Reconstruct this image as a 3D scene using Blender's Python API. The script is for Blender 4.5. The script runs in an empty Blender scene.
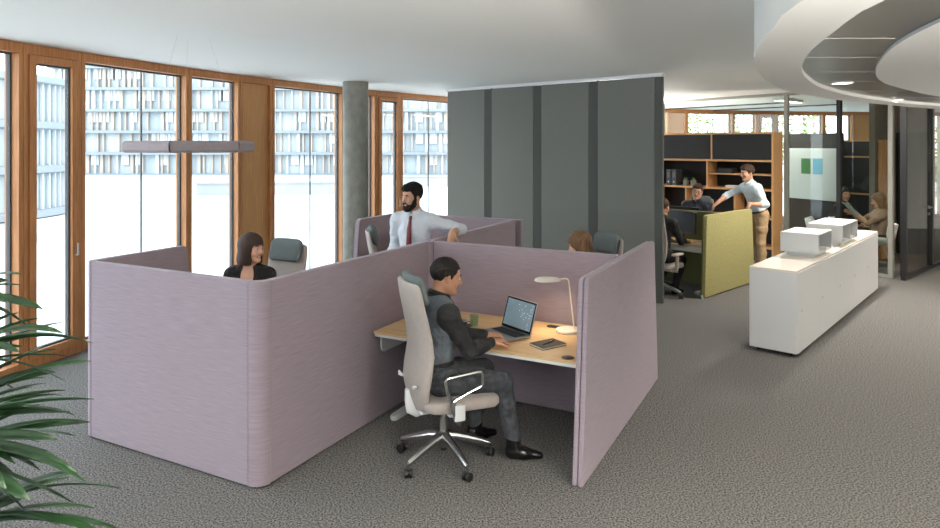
import bpy, math, random
import numpy as np
from mathutils import Vector, Matrix
random.seed(7)
PI = math.pi
sc = bpy.context.scene
COL = sc.collection

# ---------------------------------------------------------------- camera, world, light, exposure
cd = bpy.data.cameras.new('camera'); cam = bpy.data.objects.new('camera', cd); COL.objects.link(cam)
cam.location = (0, 0, 2.2); cam.rotation_euler = (PI/2, 0, 0)
cd.sensor_width = 36; cd.lens = 674/940*36; cd.shift_y = -119/940; cd.clip_end = 500
sc.camera = cam
sc.view_settings.view_transform = 'Standard'; sc.view_settings.look = 'None'
sc.view_settings.gamma = 1; sc.view_settings.use_curve_mapping = False
EXPO = 0.29
sc.view_settings.exposure = EXPO
sc.cycles.max_bounces = 10; sc.cycles.diffuse_bounces = 5; sc.cycles.glossy_bounces = 4
sc.cycles.transparent_max_bounces = 24; sc.cycles.transmission_bounces = 6
sc.cycles.sample_clamp_indirect = 6; sc.cycles.caustics_reflective = False; sc.cycles.caustics_refractive = False
sc.cycles.use_denoising = True
w = bpy.data.worlds.new('sky'); sc.world = w; w.use_nodes = True
nt = w.node_tree; bg = nt.nodes['Background']
SKY = 4.7
tc = nt.nodes.new('ShaderNodeTexCoord'); sp = nt.nodes.new('ShaderNodeSeparateXYZ')
rp = nt.nodes.new('ShaderNodeValToRGB')
nt.links.new(tc.outputs['Generated'], sp.inputs[0]); nt.links.new(sp.outputs['Z'], rp.inputs[0])
rp.color_ramp.elements[0].position = 0.0; rp.color_ramp.elements[0].color = (.92, .97, 1, 1)
rp.color_ramp.elements[1].position = .7; rp.color_ramp.elements[1].color = (.80, .89, 1, 1)
nt.links.new(rp.outputs[0], bg.inputs['Color']); bg.inputs['Strength'].default_value = SKY
CX, CY, RW = 13.565, 1.797, 18.5                       # plan circle of the glazed facade
CEIL = 3.19
def circ(az, r=RW): a = math.radians(az); return Vector((CX+r*math.cos(a), CY+r*math.sin(a), 0))
for a0 in range(85, 205, 15):                          # portals guide the daylight through the glazing
    p, q = circ(a0, RW+.42), circ(a0+15, RW+.42); m = (p+q)/2
    ld = bpy.data.lights.new('daylight_portal', 'AREA'); ld.shape = 'RECTANGLE'; ld.size = (q-p).length; ld.size_y = 3.1
    ld.cycles.is_portal = True
    lo = bpy.data.objects.new('daylight_portal', ld); COL.objects.link(lo); lo.location = (m.x, m.y, 1.6)
    n = (Vector((CX, CY, 0))-m).normalized()
    lo.rotation_euler = n.to_track_quat('-Z', 'Z').to_euler()

# ---------------------------------------------------------------- materials
def lin(c): return tuple((x/255/12.92 if x/255 <= .04045 else ((x/255+.055)/1.055)**2.4) for x in c)
MATS = {}
def mat(name, rgb, rough=.6, metal=0, noise=0, nscale=40, stretch=(1,1,1), bump=0, bscale=200, emis=0, spec=.5, rgb2=None, ndetail=4, coat=0, sheen=0):
    if name in MATS: return MATS[name]
    m = bpy.data.materials.new(name); m.use_nodes = True; t = m.node_tree; b = t.nodes['Principled BSDF']
    c = lin(rgb)
    b.inputs['Base Color'].default_value = (*c, 1); b.inputs['Roughness'].default_value = rough
    b.inputs['Metallic'].default_value = metal; b.inputs['Specular IOR Level'].default_value = spec
    b.inputs['Coat Weight'].default_value = coat; b.inputs['Sheen Weight'].default_value = sheen
    if noise or bump or rgb2:
        tc = t.nodes.new('ShaderNodeTexCoord'); mp = t.nodes.new('ShaderNodeMapping')
        t.links.new(tc.outputs['Object'], mp.inputs[0]); mp.inputs['Scale'].default_value = stretch
    if noise or rgb2:
        n = t.nodes.new('ShaderNodeTexNoise'); n.inputs['Scale'].default_value = nscale; n.inputs['Detail'].default_value = ndetail
        t.links.new(mp.outputs[0], n.inputs['Vector'])
        r = t.nodes.new('ShaderNodeValToRGB'); t.links.new(n.outputs['Fac'], r.inputs[0])
        c2 = lin(rgb2) if rgb2 else tuple(min(1, x*(1+noise)) for x in c)
        c1 = c if rgb2 else tuple(x*(1-noise) for x in c)
        r.color_ramp.elements[0].position = .32; r.color_ramp.elements[1].position = .68
        r.color_ramp.elements[0].color = (*c1, 1); r.color_ramp.elements[1].color = (*c2, 1)
        t.links.new(r.outputs[0], b.inputs['Base Color'])
    if bump:
        n2 = t.nodes.new('ShaderNodeTexNoise'); n2.inputs['Scale'].default_value = bscale; n2.inputs['Detail'].default_value = 2
        t.links.new(mp.outputs[0], n2.inputs['Vector'])
        bp = t.nodes.new('ShaderNodeBump'); bp.inputs['Strength'].default_value = bump; bp.inputs['Distance'].default_value = .004 if bscale>30 else .03
        t.links.new(n2.outputs['Fac'], bp.inputs['Height']); t.links.new(bp.outputs[0], b.inputs['Normal'])
    if emis:
        b.inputs['Emission Color'].default_value = (*c, 1); b.inputs['Emission Strength'].default_value = emis
    MATS[name] = m; return m
def glass(name, tint=(1,1,1), base=.04, maxr=.6, rough=0):
    if name in MATS: return MATS[name]
    m = bpy.data.materials.new(name); m.use_nodes = True; t = m.node_tree
    for n in list(t.nodes):
        if n.type != 'OUTPUT_MATERIAL': t.nodes.remove(n)
    out = t.nodes['Material Output']
    tr = t.nodes.new('ShaderNodeBsdfTransparent'); tr.inputs[0].default_value = (*tint, 1)
    gl = t.nodes.new('ShaderNodeBsdfGlossy'); gl.inputs['Roughness'].default_value = rough; gl.inputs[0].default_value = (1,1,1,1)
    lw = t.nodes.new('ShaderNodeLayerWeight'); lw.inputs[0].default_value = .5
    pw = t.nodes.new('ShaderNodeMath'); pw.operation = 'POWER'; pw.inputs[1].default_value = 4
    mu = t.nodes.new('ShaderNodeMath'); mu.operation = 'MULTIPLY_ADD'; mu.inputs[1].default_value = maxr; mu.inputs[2].default_value = base
    mx = t.nodes.new('ShaderNodeMixShader')
    t.links.new(lw.outputs['Facing'], pw.inputs[0]); t.links.new(pw.outputs[0], mu.inputs[0]); t.links.new(mu.outputs[0], mx.inputs[0])
    t.links.new(tr.outputs[0], mx.inputs[1]); t.links.new(gl.outputs[0], mx.inputs[2]); t.links.new(mx.outputs[0], out.inputs[0])
    MATS[name] = m; return m

M_ceil = mat('ceiling_paint', (240,240,234), .9)
M_carpet = mat('carpet_loops', (24,25,25), .95, rgb2=(147,145,142), nscale=88, ndetail=3, bump=.04, bscale=140, spec=.1)
M_lav = mat('lavender_felt', (142,129,139), .95, rgb2=(157,144,154), nscale=6, stretch=(1,1,30), ndetail=6, bump=.25, bscale=300, spec=.15, sheen=.2)
M_lavd = mat('lavender_seam', (112,100,110), .95)
M_wood = mat('larch_wood', (168,112,66), .55, rgb2=(196,138,88), nscale=6, stretch=(8,8,.6), ndetail=5)
M_wood2 = mat('larch_panel', (184,134,82), .6, rgb2=(204,154,100), nscale=9, stretch=(10,10,.4), ndetail=5)
M_oak = mat('oak_top', (214,176,126), .4, rgb2=(228,194,146), nscale=4, stretch=(.7,9,9), ndetail=5)
M_shelfw = mat('oak_edge', (196,148,98), .5, rgb2=(208,160,108), nscale=5, stretch=(8,8,.6))
M_gasket = mat('dark_gasket', (70,74,76), .6)
M_white = mat('white_lacquer', (218,219,219), .45)
M_whitem = mat('white_metal', (225,226,226), .4)
M_alu = mat('polished_aluminium', (205,207,208), .18, metal=1)
M_alub = mat('brushed_aluminium', (190,190,188), .35, metal=1)
M_greyf = mat('grey_felt', (120,121,115), .95, noise=.08, nscale=60, bump=.2, bscale=300, spec=.15)
M_concrete = mat('concrete', (136,136,128), .85, rgb2=(154,154,145), nscale=7, stretch=(1.5,1.5,1), bump=.12, bscale=60)
M_chairf = mat('beige_upholstery', (168,158,152), .85, noise=.04, nscale=30, bump=.1, bscale=250, sheen=.2)
M_headr = mat('blue_grey_cushion', (94,104,104), .8, noise=.04, nscale=30)
M_black = mat('black_plastic', (22,22,23), .4)
M_blackb = mat('black_board', (38,39,41), .8, noise=.15, nscale=60)
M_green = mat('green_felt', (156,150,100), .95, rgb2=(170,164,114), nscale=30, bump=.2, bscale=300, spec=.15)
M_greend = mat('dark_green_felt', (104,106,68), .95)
M_screen = mat('screen_glass', (16,18,20), .25)
M_glass = glass('window_glass', (.97,.99,.985), .03, .5)
M_glassi = glass('partition_glass', (.88,.92,.90), .022, .4)
M_glassd = glass('smoked_glass', (.82,.77,.71), .08, .6)
M_paint = mat('wall_paint', (214,210,202), .9)
M_bulk = mat('bulkhead_plaster', (212,212,208), .8)
M_recess = mat('grey_metal_panel', (118,117,112), .28, metal=.35)

# ---------------------------------------------------------------- mesh helpers
class MB:
    def __init__(s): s.v = []; s.f = []; s.m = []; s.cur = 0
    def add(s, vs, fs):
        k = len(s.v); s.v += [tuple(v) for v in vs]; s.f += [tuple(i+k for i in f) for f in fs]; s.m += [s.cur]*len(fs); return s
    def box(s, lo, hi, M=None):
        (a,b,c),(d,e,f) = lo, hi
        vs = [Vector(p) for p in [(a,b,c),(d,b,c),(d,e,c),(a,e,c),(a,b,f),(d,b,f),(d,e,f),(a,e,f)]]
        if M: vs = [M @ v for v in vs]
        return s.add(vs, [(0,3,2,1),(4,5,6,7),(0,1,5,4),(1,2,6,5),(2,3,7,6),(3,0,4,7)])
    def prism(s, poly, z0, z1, M=None):
        n = len(poly); vs = [Vector((x,y,z0)) for x,y in poly]+[Vector((x,y,z1)) for x,y in poly]
        if M: vs = [M @ v for v in vs]
        return s.add(vs, [tuple(range(n))[::-1], tuple(range(n,2*n))]+[(i,(i+1)%n,n+(i+1)%n,n+i) for i in range(n)])
    def tube(s, pts, r, n=10, closed=False, flat=1.0, up=None):
        pts = [Vector(p) for p in pts]; N = len(pts); rs = r if hasattr(r,'__len__') else [r]*N
        rings = []; prev = None
        for i,p in enumerate(pts):
            if closed: d = pts[(i+1)%N]-pts[i-1]
            else: d = pts[min(i+1,N-1)]-pts[max(i-1,0)]
            d.normalize()
            if prev is None:
                a = Vector(up) if up else (Vector((0,0,1)) if abs(d.z)<.9 else Vector((1,0,0)))
            else: a = prev
            x = (a-d*a.dot(d)).normalized(); y = d.cross(x); prev = x
            rings.append([p+(x*math.cos(t)*flat+y*math.sin(t))*rs[i] for t in [2*PI*k/n for k in range(n)]])
        vs = [v for R in rings for v in R]; fs = []
        for i in range(N if closed else N-1):
            j = (i+1)%N
            for k in range(n): fs.append((i*n+k, i*n+(k+1)%n, j*n+(k+1)%n, j*n+k))
        if not closed: fs += [tuple(range(n))[::-1], tuple(range((N-1)*n, N*n))]
        return s.add(vs, fs)
    def cyl(s, a, b, r, r2=None, n=24): return s.tube([a,b],[r, r if r2 is None else r2], n)
    def lathe(s, prof, c=(0,0,0), n=32, M=None):
        vs = []; fs = []
        for (r,z) in prof:
            for k in range(n):
                t = 2*PI*k/n; v = Vector((c[0]+r*math.cos(t), c[1]+r*math.sin(t), c[2]+z)); vs.append(M@v if M else v)
        for i in range(len(prof)-1):
            for k in range(n): fs.append((i*n+k, i*n+(k+1)%n, (i+1)*n+(k+1)%n, (i+1)*n+k))
        fs += [tuple(range(n))[::-1], tuple(range((len(prof)-1)*n, len(prof)*n))]
        return s.add(vs, fs)
    def loft(s, rings):
        n = len(rings[0]); vs = [v for R in rings for v in R]; fs = []
        for i in range(len(rings)-1):
            for k in range(n): fs.append((i*n+k, i*n+(k+1)%n, (i+1)*n+(k+1)%n, (i+1)*n+k))
        fs += [tuple(range(n))[::-1], tuple(range((len(rings)-1)*n, len(rings)*n))]
        return s.add(vs, fs)
    def build(s, name, m, parent=None, bevel=0, seg=2, sub=0, ang=35, loc=None, rot=None):
        me = bpy.data.meshes.new(name); me.from_pydata([tuple(v) for v in s.v], [], s.f)
        ms = m if isinstance(m,(list,tuple)) else [m]
        for x in ms: me.materials.append(x)
        if len(ms)>1: me.polygons.foreach_set('material_index', s.m)
        me.polygons.foreach_set('use_smooth', [True]*len(me.polygons))
        me.validate(); me.update()
        if not sub: me.set_sharp_from_angle(angle=math.radians(ang))
        o = bpy.data.objects.new(name, me); COL.objects.link(o)
        if parent: o.parent = parent
        if loc is not None: o.location = loc
        if rot is not None: o.rotation_euler = rot
        if bevel:
            b = o.modifiers.new('bevel','BEVEL'); b.width = bevel; b.segments = seg; b.limit_method = 'ANGLE'; b.angle_limit = math.radians(35)
            b.harden_normals = True
        if sub:
            b = o.modifiers.new('sub','SUBSURF'); b.levels = sub; b.render_levels = sub
        return o
def B(lo, hi, M=None): return MB().box(lo, hi, M)
def tag(o, label=None, cat=None, group=None, kind=None):
    if label: o['label'] = label
    if cat: o['category'] = cat
    if group: o['group'] = group
    if kind: o['kind'] = kind
    return o
def thing(name, label, cat, loc=(0,0,0), rz=0, group=None):
    o = bpy.data.objects.new(name, None); COL.objects.link(o); o.location = loc; o.rotation_euler = (0,0,rz)
    o.empty_display_size = .1
    return tag(o, label, cat, group)
def dup(root, loc, rz, label=None, group=None, scale=None):
    def cp(o, par):
        c = o.copy(); COL.objects.link(c)
        c.parent = par
        for ch in list(o.children):
            if ch.name != c.name: cp(ch, c)
        return c
    r = cp(root, None); r.location = loc; r.rotation_euler = (0,0,rz)
    if label: r['label'] = label
    if group: r['group'] = group
    return r
def struct(o, label=None): o['kind'] = 'structure'; 
rad = math.radians
def rrect(w, h, r, n=5):                       # rounded rectangle outline centred on 0
    out = []
    for cx, cy, a in ((w/2-r,h/2-r,0),(-w/2+r,h/2-r,90),(-w/2+r,-h/2+r,180),(w/2-r,-h/2+r,270)):
        for k in range(n+1):
            t = rad(a+90*k/n); out.append((cx+r*math.cos(t), cy+r*math.sin(t)))
    return out

# ---------------------------------------------------------------- the room
disc = [tuple(circ(a, RW+.3)[:2]) for a in range(84, 256, 2)]
endx = 14.2
poly = [(endx, disc[0][1])]+disc+[(endx, disc[-1][1])]
o = MB().prism(poly, -.25, 0).build('floor', M_carpet); struct(o)
o = MB().prism(poly, CEIL, CEIL+.3).build('ceiling', M_ceil); struct(o)
o = B((endx, disc[-1][1], 0), (endx+.2, disc[0][1], CEIL)).build('wall_right', M_paint); struct(o)

wn = 0
def unit(a0, a1, kind, seam=False):
    """one facade unit between two azimuths; x runs along it to the right, y points outdoors"""
    global wn
    p, q = circ(a0), circ(a1); L = (q-p).length; ang = math.atan2(q.y-p.y, q.x-p.x)
    wn += 1
    root = bpy.data.objects.new('window_%d' % wn, None); COL.objects.link(root); root.location = p; root.rotation_euler = (0,0,ang)
    root['kind'] = 'structure'
    H = CEIL; j = .05; hd = .10; D = .17
    f = MB()
    f.box((0.003,0,0),(j,D,H-.002)).box((L-j,0,0),(L-.003,D,H-.002)).box((j,0,H-hd),(L-j,D,H-.002)).box((j,0,.002),(L-j,D,.09))
    if kind == 'panel':
        f.build('window_frame', M_wood, root, bevel=.004)
        B((j,.05,.09),(L-j,.12,H-hd)).build('wood_panel', M_wood2, root)
        return
    f.build('window_frame', M_wood, root, bevel=.004)
    if kind == 'sash':
        s = MB(); a = j+.006; b = L-j-.006; t = .075; z0, z1 = .096, H-hd-.006
        s.box((a,-.02,z0),(a+t,.07,z1)).box((b-t,-.02,z0),(b,.07,z1)).box((a+t,-.02,z1-t),(b-t,.07,z1)).box((a+t,-.02,z0),(b-t,.07,z0+t))
        s.build('sash', M_wood, root, bevel=.005)
        hnd = MB().cyl((b-t/2,-.02,1.05),(b-t/2,-.06,1.05),.008).cyl((b-t/2,-.055,1.05),(b-t/2,-.055,1.17),.009)
        hnd.build('handle', M_alub, root)
        x0,x1,y0,zz0,zz1 = a+t,b-t,.03,z0+t,z1-t
    else:
        x0,x1,y0,zz0,zz1 = j,L-j,.10,.09,H-hd
    g = MB(); t = .018
    g.box((x0,y0-.012,zz0),(x0+t,y0+.03,zz1)).box((x1-t,y0-.012,zz0),(x1,y0+.03,zz1)).box((x0+t,y0-.012,zz1-t),(x1-t,y0+.03,zz1)).box((x0+t,y0-.012,zz0),(x1-t,y0+.03,zz0+t))
    g.build('gasket', M_gasket, root)
    B((x0+t,y0,zz0+t),(x1-t,y0+.008,zz1-t)).build('pane', M_glass, root)
    if seam:
        B((L*.77,.42,0),(L*.77+.014,.44,H)).build('outer_glass_joint', M_gasket, root)
seq = [('sash',2.1),('large',4.9),('small',2.9),('panel',2.0),('large',5.1),('small',2.6)]
a = 165.2; k = 0
while a > 86:
    kind, wd = seq[k % 6]; unit(a, a-wd, kind, kind == 'large'); a -= wd; k += 1
azA = a; a = 165.2; k = 5
while a < 204:
    kind, wd = seq[k % 6]; kind2 = {'sash':'sash','panel':'panel'}.get(kind, kind)
    if k % 6 == 5: kind, wd = 'large', 5.1
    unit(a+wd, a, kind, kind == 'large'); a += wd; k -= 1

AZB=int(math.ceil(a))
o = MB().prism([tuple(circ(a, RW+.02)[:2]) for a in range(AZB,256)]+[tuple(circ(a, RW+.3)[:2]) for a in range(255,AZB-1,-1)], 0, CEIL).build('wall_back_blocker', M_paint); struct(o)  # unseen back wall, carried further round to block daylight from behind
col = MB().lathe([(.2,0),(.2,CEIL)], (0,0,0), 48).build('concrete_column', M_concrete, loc=(-1.80, 10.6, 0))
col['kind'] = 'structure'; col.name = 'column'

# ceiling drum over the meeting zone on the right
def spline(pts, n=6):
    P = [Vector((*p,0)) for p in pts]; N = len(P); out = []
    for i in range(N):
        a,b,c,d = P[i-1],P[i],P[(i+1)%N],P[(i+2)%N]
        for k in range(n):
            t = k/n
            v = .5*((2*b)+(c-a)*t+(2*a-5*b+4*c-d)*t*t+(-a+3*b-3*c+d)*t**3); out.append((v.x,v.y))
    return out
ZB = 2.72
outer = spline([(1.199,2.42),(1.33,2.93),(1.50,3.49),(1.72,4.08),(2.06,4.80),(2.45,5.52),(3.1,6.55),(4.15,7.7),(5.5,8.8),(6.8,9.75),(8.2,10.3),(10,10.3),(11.6,9.3),(12.4,7.4),(12,4.6),(10.4,2.4),(8,.8),(5.4,-.2),(3.2,-.4),(1.75,.25),(1.2,1.3)])
inner = spline([(1.488,2.42),(1.68,3.12),(1.92,3.82),(2.24,4.55),(2.62,5.25),(3.25,6.20),(4.2,7.3),(5.6,8.55),(6.75,9.25),(8.2,9.8),(9.9,9.75),(11.1,8.9),(11.8,7.3),(11.4,4.8),(10,2.8),(7.8,1.25),(5.4,.35),(3.4,.15),(2.0,.6),(1.5,1.5)])
disc_ = spline([(1.92,2.3),(2.05,2.94),(2.28,3.60),(2.58,4.22),(2.95,4.90),(3.45,5.66),(4.1,6.4),(5.24,7.5),(6.6,8.4),(8.1,8.9),(9.5,8.8),(10.5,8.1),(11,6.9),(10.6,5.0),(9.4,3.3),(7.6,1.9),(5.4,1.1),(3.6,.9),(2.4,1.2)])
def ringmesh(A, Bp, z):
    n = len(A)
    return n
root = bpy.data.objects.new('trim_1', None); COL.objects.link(root); root['kind'] = 'structure'
# fascia + soffit ring (thick band)
def band(out, inn, z0, z1):
    # nearest-point matching so both outlines share a count
    n = 180
    def res(P):
        P = [Vector((*p,0)) for p in P]; c = Vector((6.4,5,0)); out=[]
        for k in range(n):
            t = 2*PI*k/n; d = Vector((math.cos(t),math.sin(t),0)); best=None
            for i in range(len(P)):
                a,b = P[i],P[(i+1)%len(P)]; e=b-a; den = d.x*e.y-d.y*e.x
                if abs(den)<1e-9: continue
                w_=a-c; tt=(w_.x*e.y-w_.y*e.x)/den; u=(w_.x*d.y-w_.y*d.x)/den
                if tt>0 and -1e-6<=u<=1+1e-6: best = tt if best is None else max(best,tt)
            out.append(c+d*best)
        return out
    O,I = res(out),res(inn); vs=[(*o.xy,z0) for o in O]+[(*o.xy,z0) for o in I]+[(*o.xy,z1) for o in O]+[(*o.xy,z1) for o in I]
    fs=[]
    for k in range(n):
        j=(k+1)%n
        fs += [(k,n+k,n+j,j),(2*n+k,2*n+j,3*n+j,3*n+k),(k,j,2*n+j,2*n+k),(n+k,3*n+k,3*n+j,n+j)]
    return MB().add(vs,fs)
band(outer, inner, ZB, CEIL-.001).build('bulkhead_ring', M_bulk, root)
MB().prism(inner, ZB+.035, ZB+.10).build('recessed_metal_panel', M_recess, root)
MB().prism(disc_, ZB+.016, ZB+.034).build('inner_disc', M_bulk, root)
sm = MB()
for yy in (1.6,2.5,3.5,4.27,5.1,5.9,6.9,7.9,8.9): sm.box((1.6,yy,ZB+.0585),(11,yy+.008,ZB+.0602))
M_whl = mat('panel_joint', (160,158,152), .6)
# joints clipped to the recess outline
def clipx(P, y):
    xs=[]
    for i in range(len(P)):
        a,b=P[i],P[(i+1)%len(P)]
        if (a[1]-y)*(b[1]-y)<0: xs.append(a[0]+(b[0]-a[0])*(y-a[1])/(b[1]-a[1]))
    return sorted(xs)
sm = MB()
for yy in (1.6,2.5,3.5,4.27,5.1,5.9,6.9,7.9,8.9):
    xs = clipx(inner, yy)
    if len(xs)>1: sm.box((xs[0]+.02,yy,ZB+.0325),(xs[-1]-.02,yy+.010,ZB+.0353))
sm.build('panel_joints', M_whl, root)
M_lampon = mat('lit_downlight', (255,240,215), .5, emis=14)
spots = [(3.29,5.97),(5.17,8.2),(4.2,7.1),(2.25,3.4),(2.0,2.2),(7.2,9.0)]
for i,(x,y) in enumerate(spots):
    if i in (2,3): continue
    t = thing('recessed_downlight', '', 'downlight', (x,y,ZB+.0345), 0, 'downlights in the dark ceiling recess')
    t['label'] = ['lit round downlight in the dark metal ceiling recess, nearer one in view','lit round downlight in the dark metal ceiling recess, farther right one','','round downlight in the ceiling recess above the near floor','round downlight in the ceiling recess at its near end','round downlight in the ceiling recess above the glass door'][i]
    MB().lathe([(.075,-.0),(.078,-.012),(.092,-.012),(.095,0)],n=32).build('trim_ring', M_whitem, t)
    MB().lathe([(.07,-.004),(.07,-.001)],n=32).build('lens', M_lampon, t)
    ld = bpy.data.lights.new('downlight_beam','SPOT'); ld.energy = 85; ld.spot_size = rad(110); ld.spot_blend = .6; ld.color = (1,.90,.80); ld.shadow_soft_size=.07
    lo = bpy.data.objects.new('downlight_beam', ld); COL.objects.link(lo); lo.location=(0,0,-.03); lo.parent=t
# added lamps on the ceiling, mostly out of view, to brighten the room
M_pan = mat('added_lamp_diffuser', (255,236,214), .5, emis=5)
def added_ceil_lamp(x,y,e,label,L=1.5):
    t = thing('added_ceiling_lamp', label, 'added ceiling lamp', (x,y,CEIL-.002), rad(45), 'added long lamps on the ceiling')
    B((-L/2,-.1,-.05),(L/2,.1,0)).build('housing', M_whitem, t, bevel=.006)
    B((-L/2+.02,-.085,-.055),(L/2-.02,.085,-.051)).build('diffuser', M_pan, t)
    ld = bpy.data.lights.new('added_lamp_light','AREA'); ld.shape='RECTANGLE'; ld.size=L-.05; ld.size_y=.17; ld.energy=e; ld.color=(1,.92,.83)
    lo = bpy.data.objects.new('added_lamp_light', ld); COL.objects.link(lo); lo.location=(0,0,-.06); lo.parent=t
added_ceil_lamp(3.0,-1.5,300,'added long white ceiling lamp behind the viewer on the right')
added_ceil_lamp(8.5,-2.5,260,'added long white ceiling lamp behind the viewer far right')
added_ceil_lamp(5.25,9.45,110,'added long white ceiling lamp beside the drum above the green screens',1.0)
added_ceil_lamp(12.9,8.5,240,'added long white ceiling lamp by the right wall')
added_ceil_lamp(6.9,14.6,110,'added long white ceiling lamp inside the glazed room',1.2)

def uplighter(x,y,e,label):  # added floor lamps, kept out of view, that lift the ceiling brightness
    t = thing('added_uplighter', label, 'added floor lamp', (x,y,0), 0, 'added white floor uplighters out of the main view')
    MB().lathe([(.17,0),(.17,.015),(.02,.022)],n=32).build('base', M_whitem, t)
    MB().cyl((0,0,.02),(0,0,1.88),.014).build('pole', M_whitem, t)
    MB().box((-.32,-.16,1.88),(.32,.16,1.90)).box((-.32,-.16,1.90),(-.31,.16,1.94)).box((.31,-.16,1.90),(.32,.16,1.94)).box((-.31,-.16,1.90),(.31,-.15,1.94)).box((-.31,.15,1.90),(.31,.16,1.94)).build('lamp_head', M_whitem, t)
    ld = bpy.data.lights.new('added_uplight','AREA'); ld.shape='RECTANGLE'; ld.size=.6; ld.size_y=.28; ld.energy=e; ld.color=(1,.95,.88)
    lo = bpy.data.objects.new('added_uplight', ld); COL.objects.link(lo); lo.location=(0,0,1.93); lo.rotation_euler=(PI,0,0); lo.parent=t
uplighter(2.1,-.5,1400,'added white floor uplighter just behind the viewer')
uplighter(8.6,5.5,800,'added white floor uplighter under the ceiling drum')
uplighter(3.2,16.2,520,'added white floor uplighter in the back office')

# dark ceiling slots in the back office
for (p,q,nm) in (((3.6,21.0),(7.37,15.4),2),((5.4,21.2),(8.9,16.2),3)):
    p=Vector((*p,0)); q=Vector((*q,0)); d=(q-p); L=d.length; an=math.atan2(d.y,d.x)
    o = B((0,-.06,CEIL-.03),(L,.06,CEIL-.001)).build('trim_%d'%nm, M_black, loc=p, rot=(0,0,an)); struct(o)

# glass partition from the back to the corner post, then the smoked door wall
M_post = mat('grey_post', (150,150,142), .5)
M_blackm = mat('black_metal', (30,29,30), .4)
def along(p, q):
    p=Vector((*p,0)); q=Vector((*q,0)); d=q-p; return p, d.length, math.atan2(d.y,d.x)
p, L, an = along((4.35,15.3),(6.97,11.1))
gw = thing('wall_partition', None, None, p, an); gw['kind']='structure'; gw.name='wall_glass'
H=CEIL-.004
B((0,-.02,.004),(L,.03,.05)).build('base_rail', M_post, gw)
B((0,-.02,H-.05),(L,.03,H)).build('top_rail', M_post, gw)
ps=[.0, 3.02, 4.02, L-.07]
for i,x in enumerate(ps):
    B((x,-.03,.05),(x+.07,.04,H-.05)).build('post', M_post if i in (0,1,3) else M_blackm, gw)
for i in range(3):
    B((ps[i]+.07,0,.05),(ps[i+1],.01,H-.05)).build('glass_pane', M_glassi, gw)
p, L, an = along((7.03,10.93),(10.4,14.05))
gd = thing('x', None, None, p, an); gd['kind']='structure'; gd.name='door_1'
B((0,-.03,.0),(L,.04,.06)).build('threshold_rail', M_blackm, gd)
B((0,-.03,H-.08),(L,.04,H)).build('head_rail', M_blackm, gd)
for i,x in enumerate((0,1.58,3.1,L-.08)):
    B((x,-.04,.06),(x+.07,.05,H-.08)).build('door_frame', M_blackm, gd)
for x0,x1 in ((.07,1.58),(1.65,3.1),(3.17,L-.08)):
    B((x0,0,.06),(x1,.012,H-.08)).build('smoked_glass_pane', M_glassd, gd)
hd = MB().cyl((1.50,-.0,1.10),(1.50,-.06,1.10),.012).cyl((1.50,-.055,1.10),(1.34,-.055,1.10),.011).cyl((1.50,-.002,1.10),(1.50,-.02,1.10),.027).cyl((1.50,-.002,.98),(1.50,-.02,.98),.024)
hd.build('handle', M_alub, gd)
# black return wall at the corner
p, L, an = along((6.98,11.12),(7.03,10.95))
# meeting room contents: dark board wall with whiteboard
def pxy(px, D): return Vector(((px-470)/674*D, D, 0))
# ---------------------------------------------------------------- lavender screens
PA = rad(-27.4); C0 = Vector((-1.334, 4.272, 0))
Ux = Vector((math.cos(PA), math.sin(PA), 0)); Uy = Vector((-math.sin(PA), math.cos(PA), 0))
def PW(x, y, z=0): v = C0+Ux*x+Uy*y; return Vector((v.x, v.y, z))
HP = 1.325
GS = 'lavender felt screens of the desk cluster'
def screen(name, label, L, th, taper0=0, taper1=0, H=HP, m=None, r=.05, parent=None, dz=.012):
    """upright board: x along its length, thickness in y from 0 to th, tapered free ends with rounded top corners"""
    def corner(ax, az, sx, n=5):
        return [(ax+sx*r*(1-math.cos(rad(90*k/n))) , az-r*(1-math.sin(rad(90*k/n)))) for k in range(n+1)]
    pts = [(0,dz)]
    lt = corner(taper0, H, 1) if taper0 else [(0,H)]
    rt = [(L-taper1-(x), z) for x,z in [(q[0]-0, q[1]) for q in corner(0, H, 1)]][::-1] if taper1 else [(L,H)]
    pts = [(0,dz)]+lt+rt+[(L,dz)]
    n = len(pts); vs = [(x,0,z) for x,z in pts]+[(x,th,z) for x,z in pts]
    fs = [tuple(range(n)), tuple(range(n,2*n))[::-1]]+[((i+1)%n,i,n+i,n+(i+1)%n) for i in range(n)]
    o = MB().add(vs,fs).build(name, m or M_lav, parent, bevel=.009, seg=3)
    return o
def place(o, p, rz, label, cat='screen', group=None):
    o.location = p; o.rotation_euler = (0,0,rz); return tag(o, label, cat, group)
RC = .10
# A: front screen with its two rounded corners
t = thing('felt_screen', 'lavender felt front screen nearest the plant, with rounded vertical corners', 'screen', PW(0,0), PA, GS)
o = screen('board', '', 1.80-2*RC, .06, parent=t); o.location = (-1.80+RC, 0, 0)
def qcorner(cx, cy, r, a0, th=.06):
    n=10; o_=[(cx+r*math.cos(rad(a0+90*k/n)), cy+r*math.sin(rad(a0+90*k/n))) for k in range(n+1)]
    i_=[(cx+(r-th)*math.cos(rad(a0+90*k/n)), cy+(r-th)*math.sin(rad(a0+90*k/n))) for k in range(n+1)]
    return o_+i_[::-1]
MB().prism(qcorner(-RC+.003,RC-.003,RC-.002,270),.012,HP).build('rounded_corner', M_lav, t, bevel=.004)
MB().prism(qcorner(-1.80+RC-.003,RC-.003,RC-.002,180),.012,HP).build('rounded_corner', M_lav, t, bevel=.004)
MB().box((-RC-.002,.004,.02),(-RC+.002,.05,HP-.002)).build('seam', M_lavd, t)
MB().box((-1.80+RC-.002,.004,.02),(-1.80+RC+.002,.05,HP-.002)).build('seam', M_lavd, t)
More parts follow.
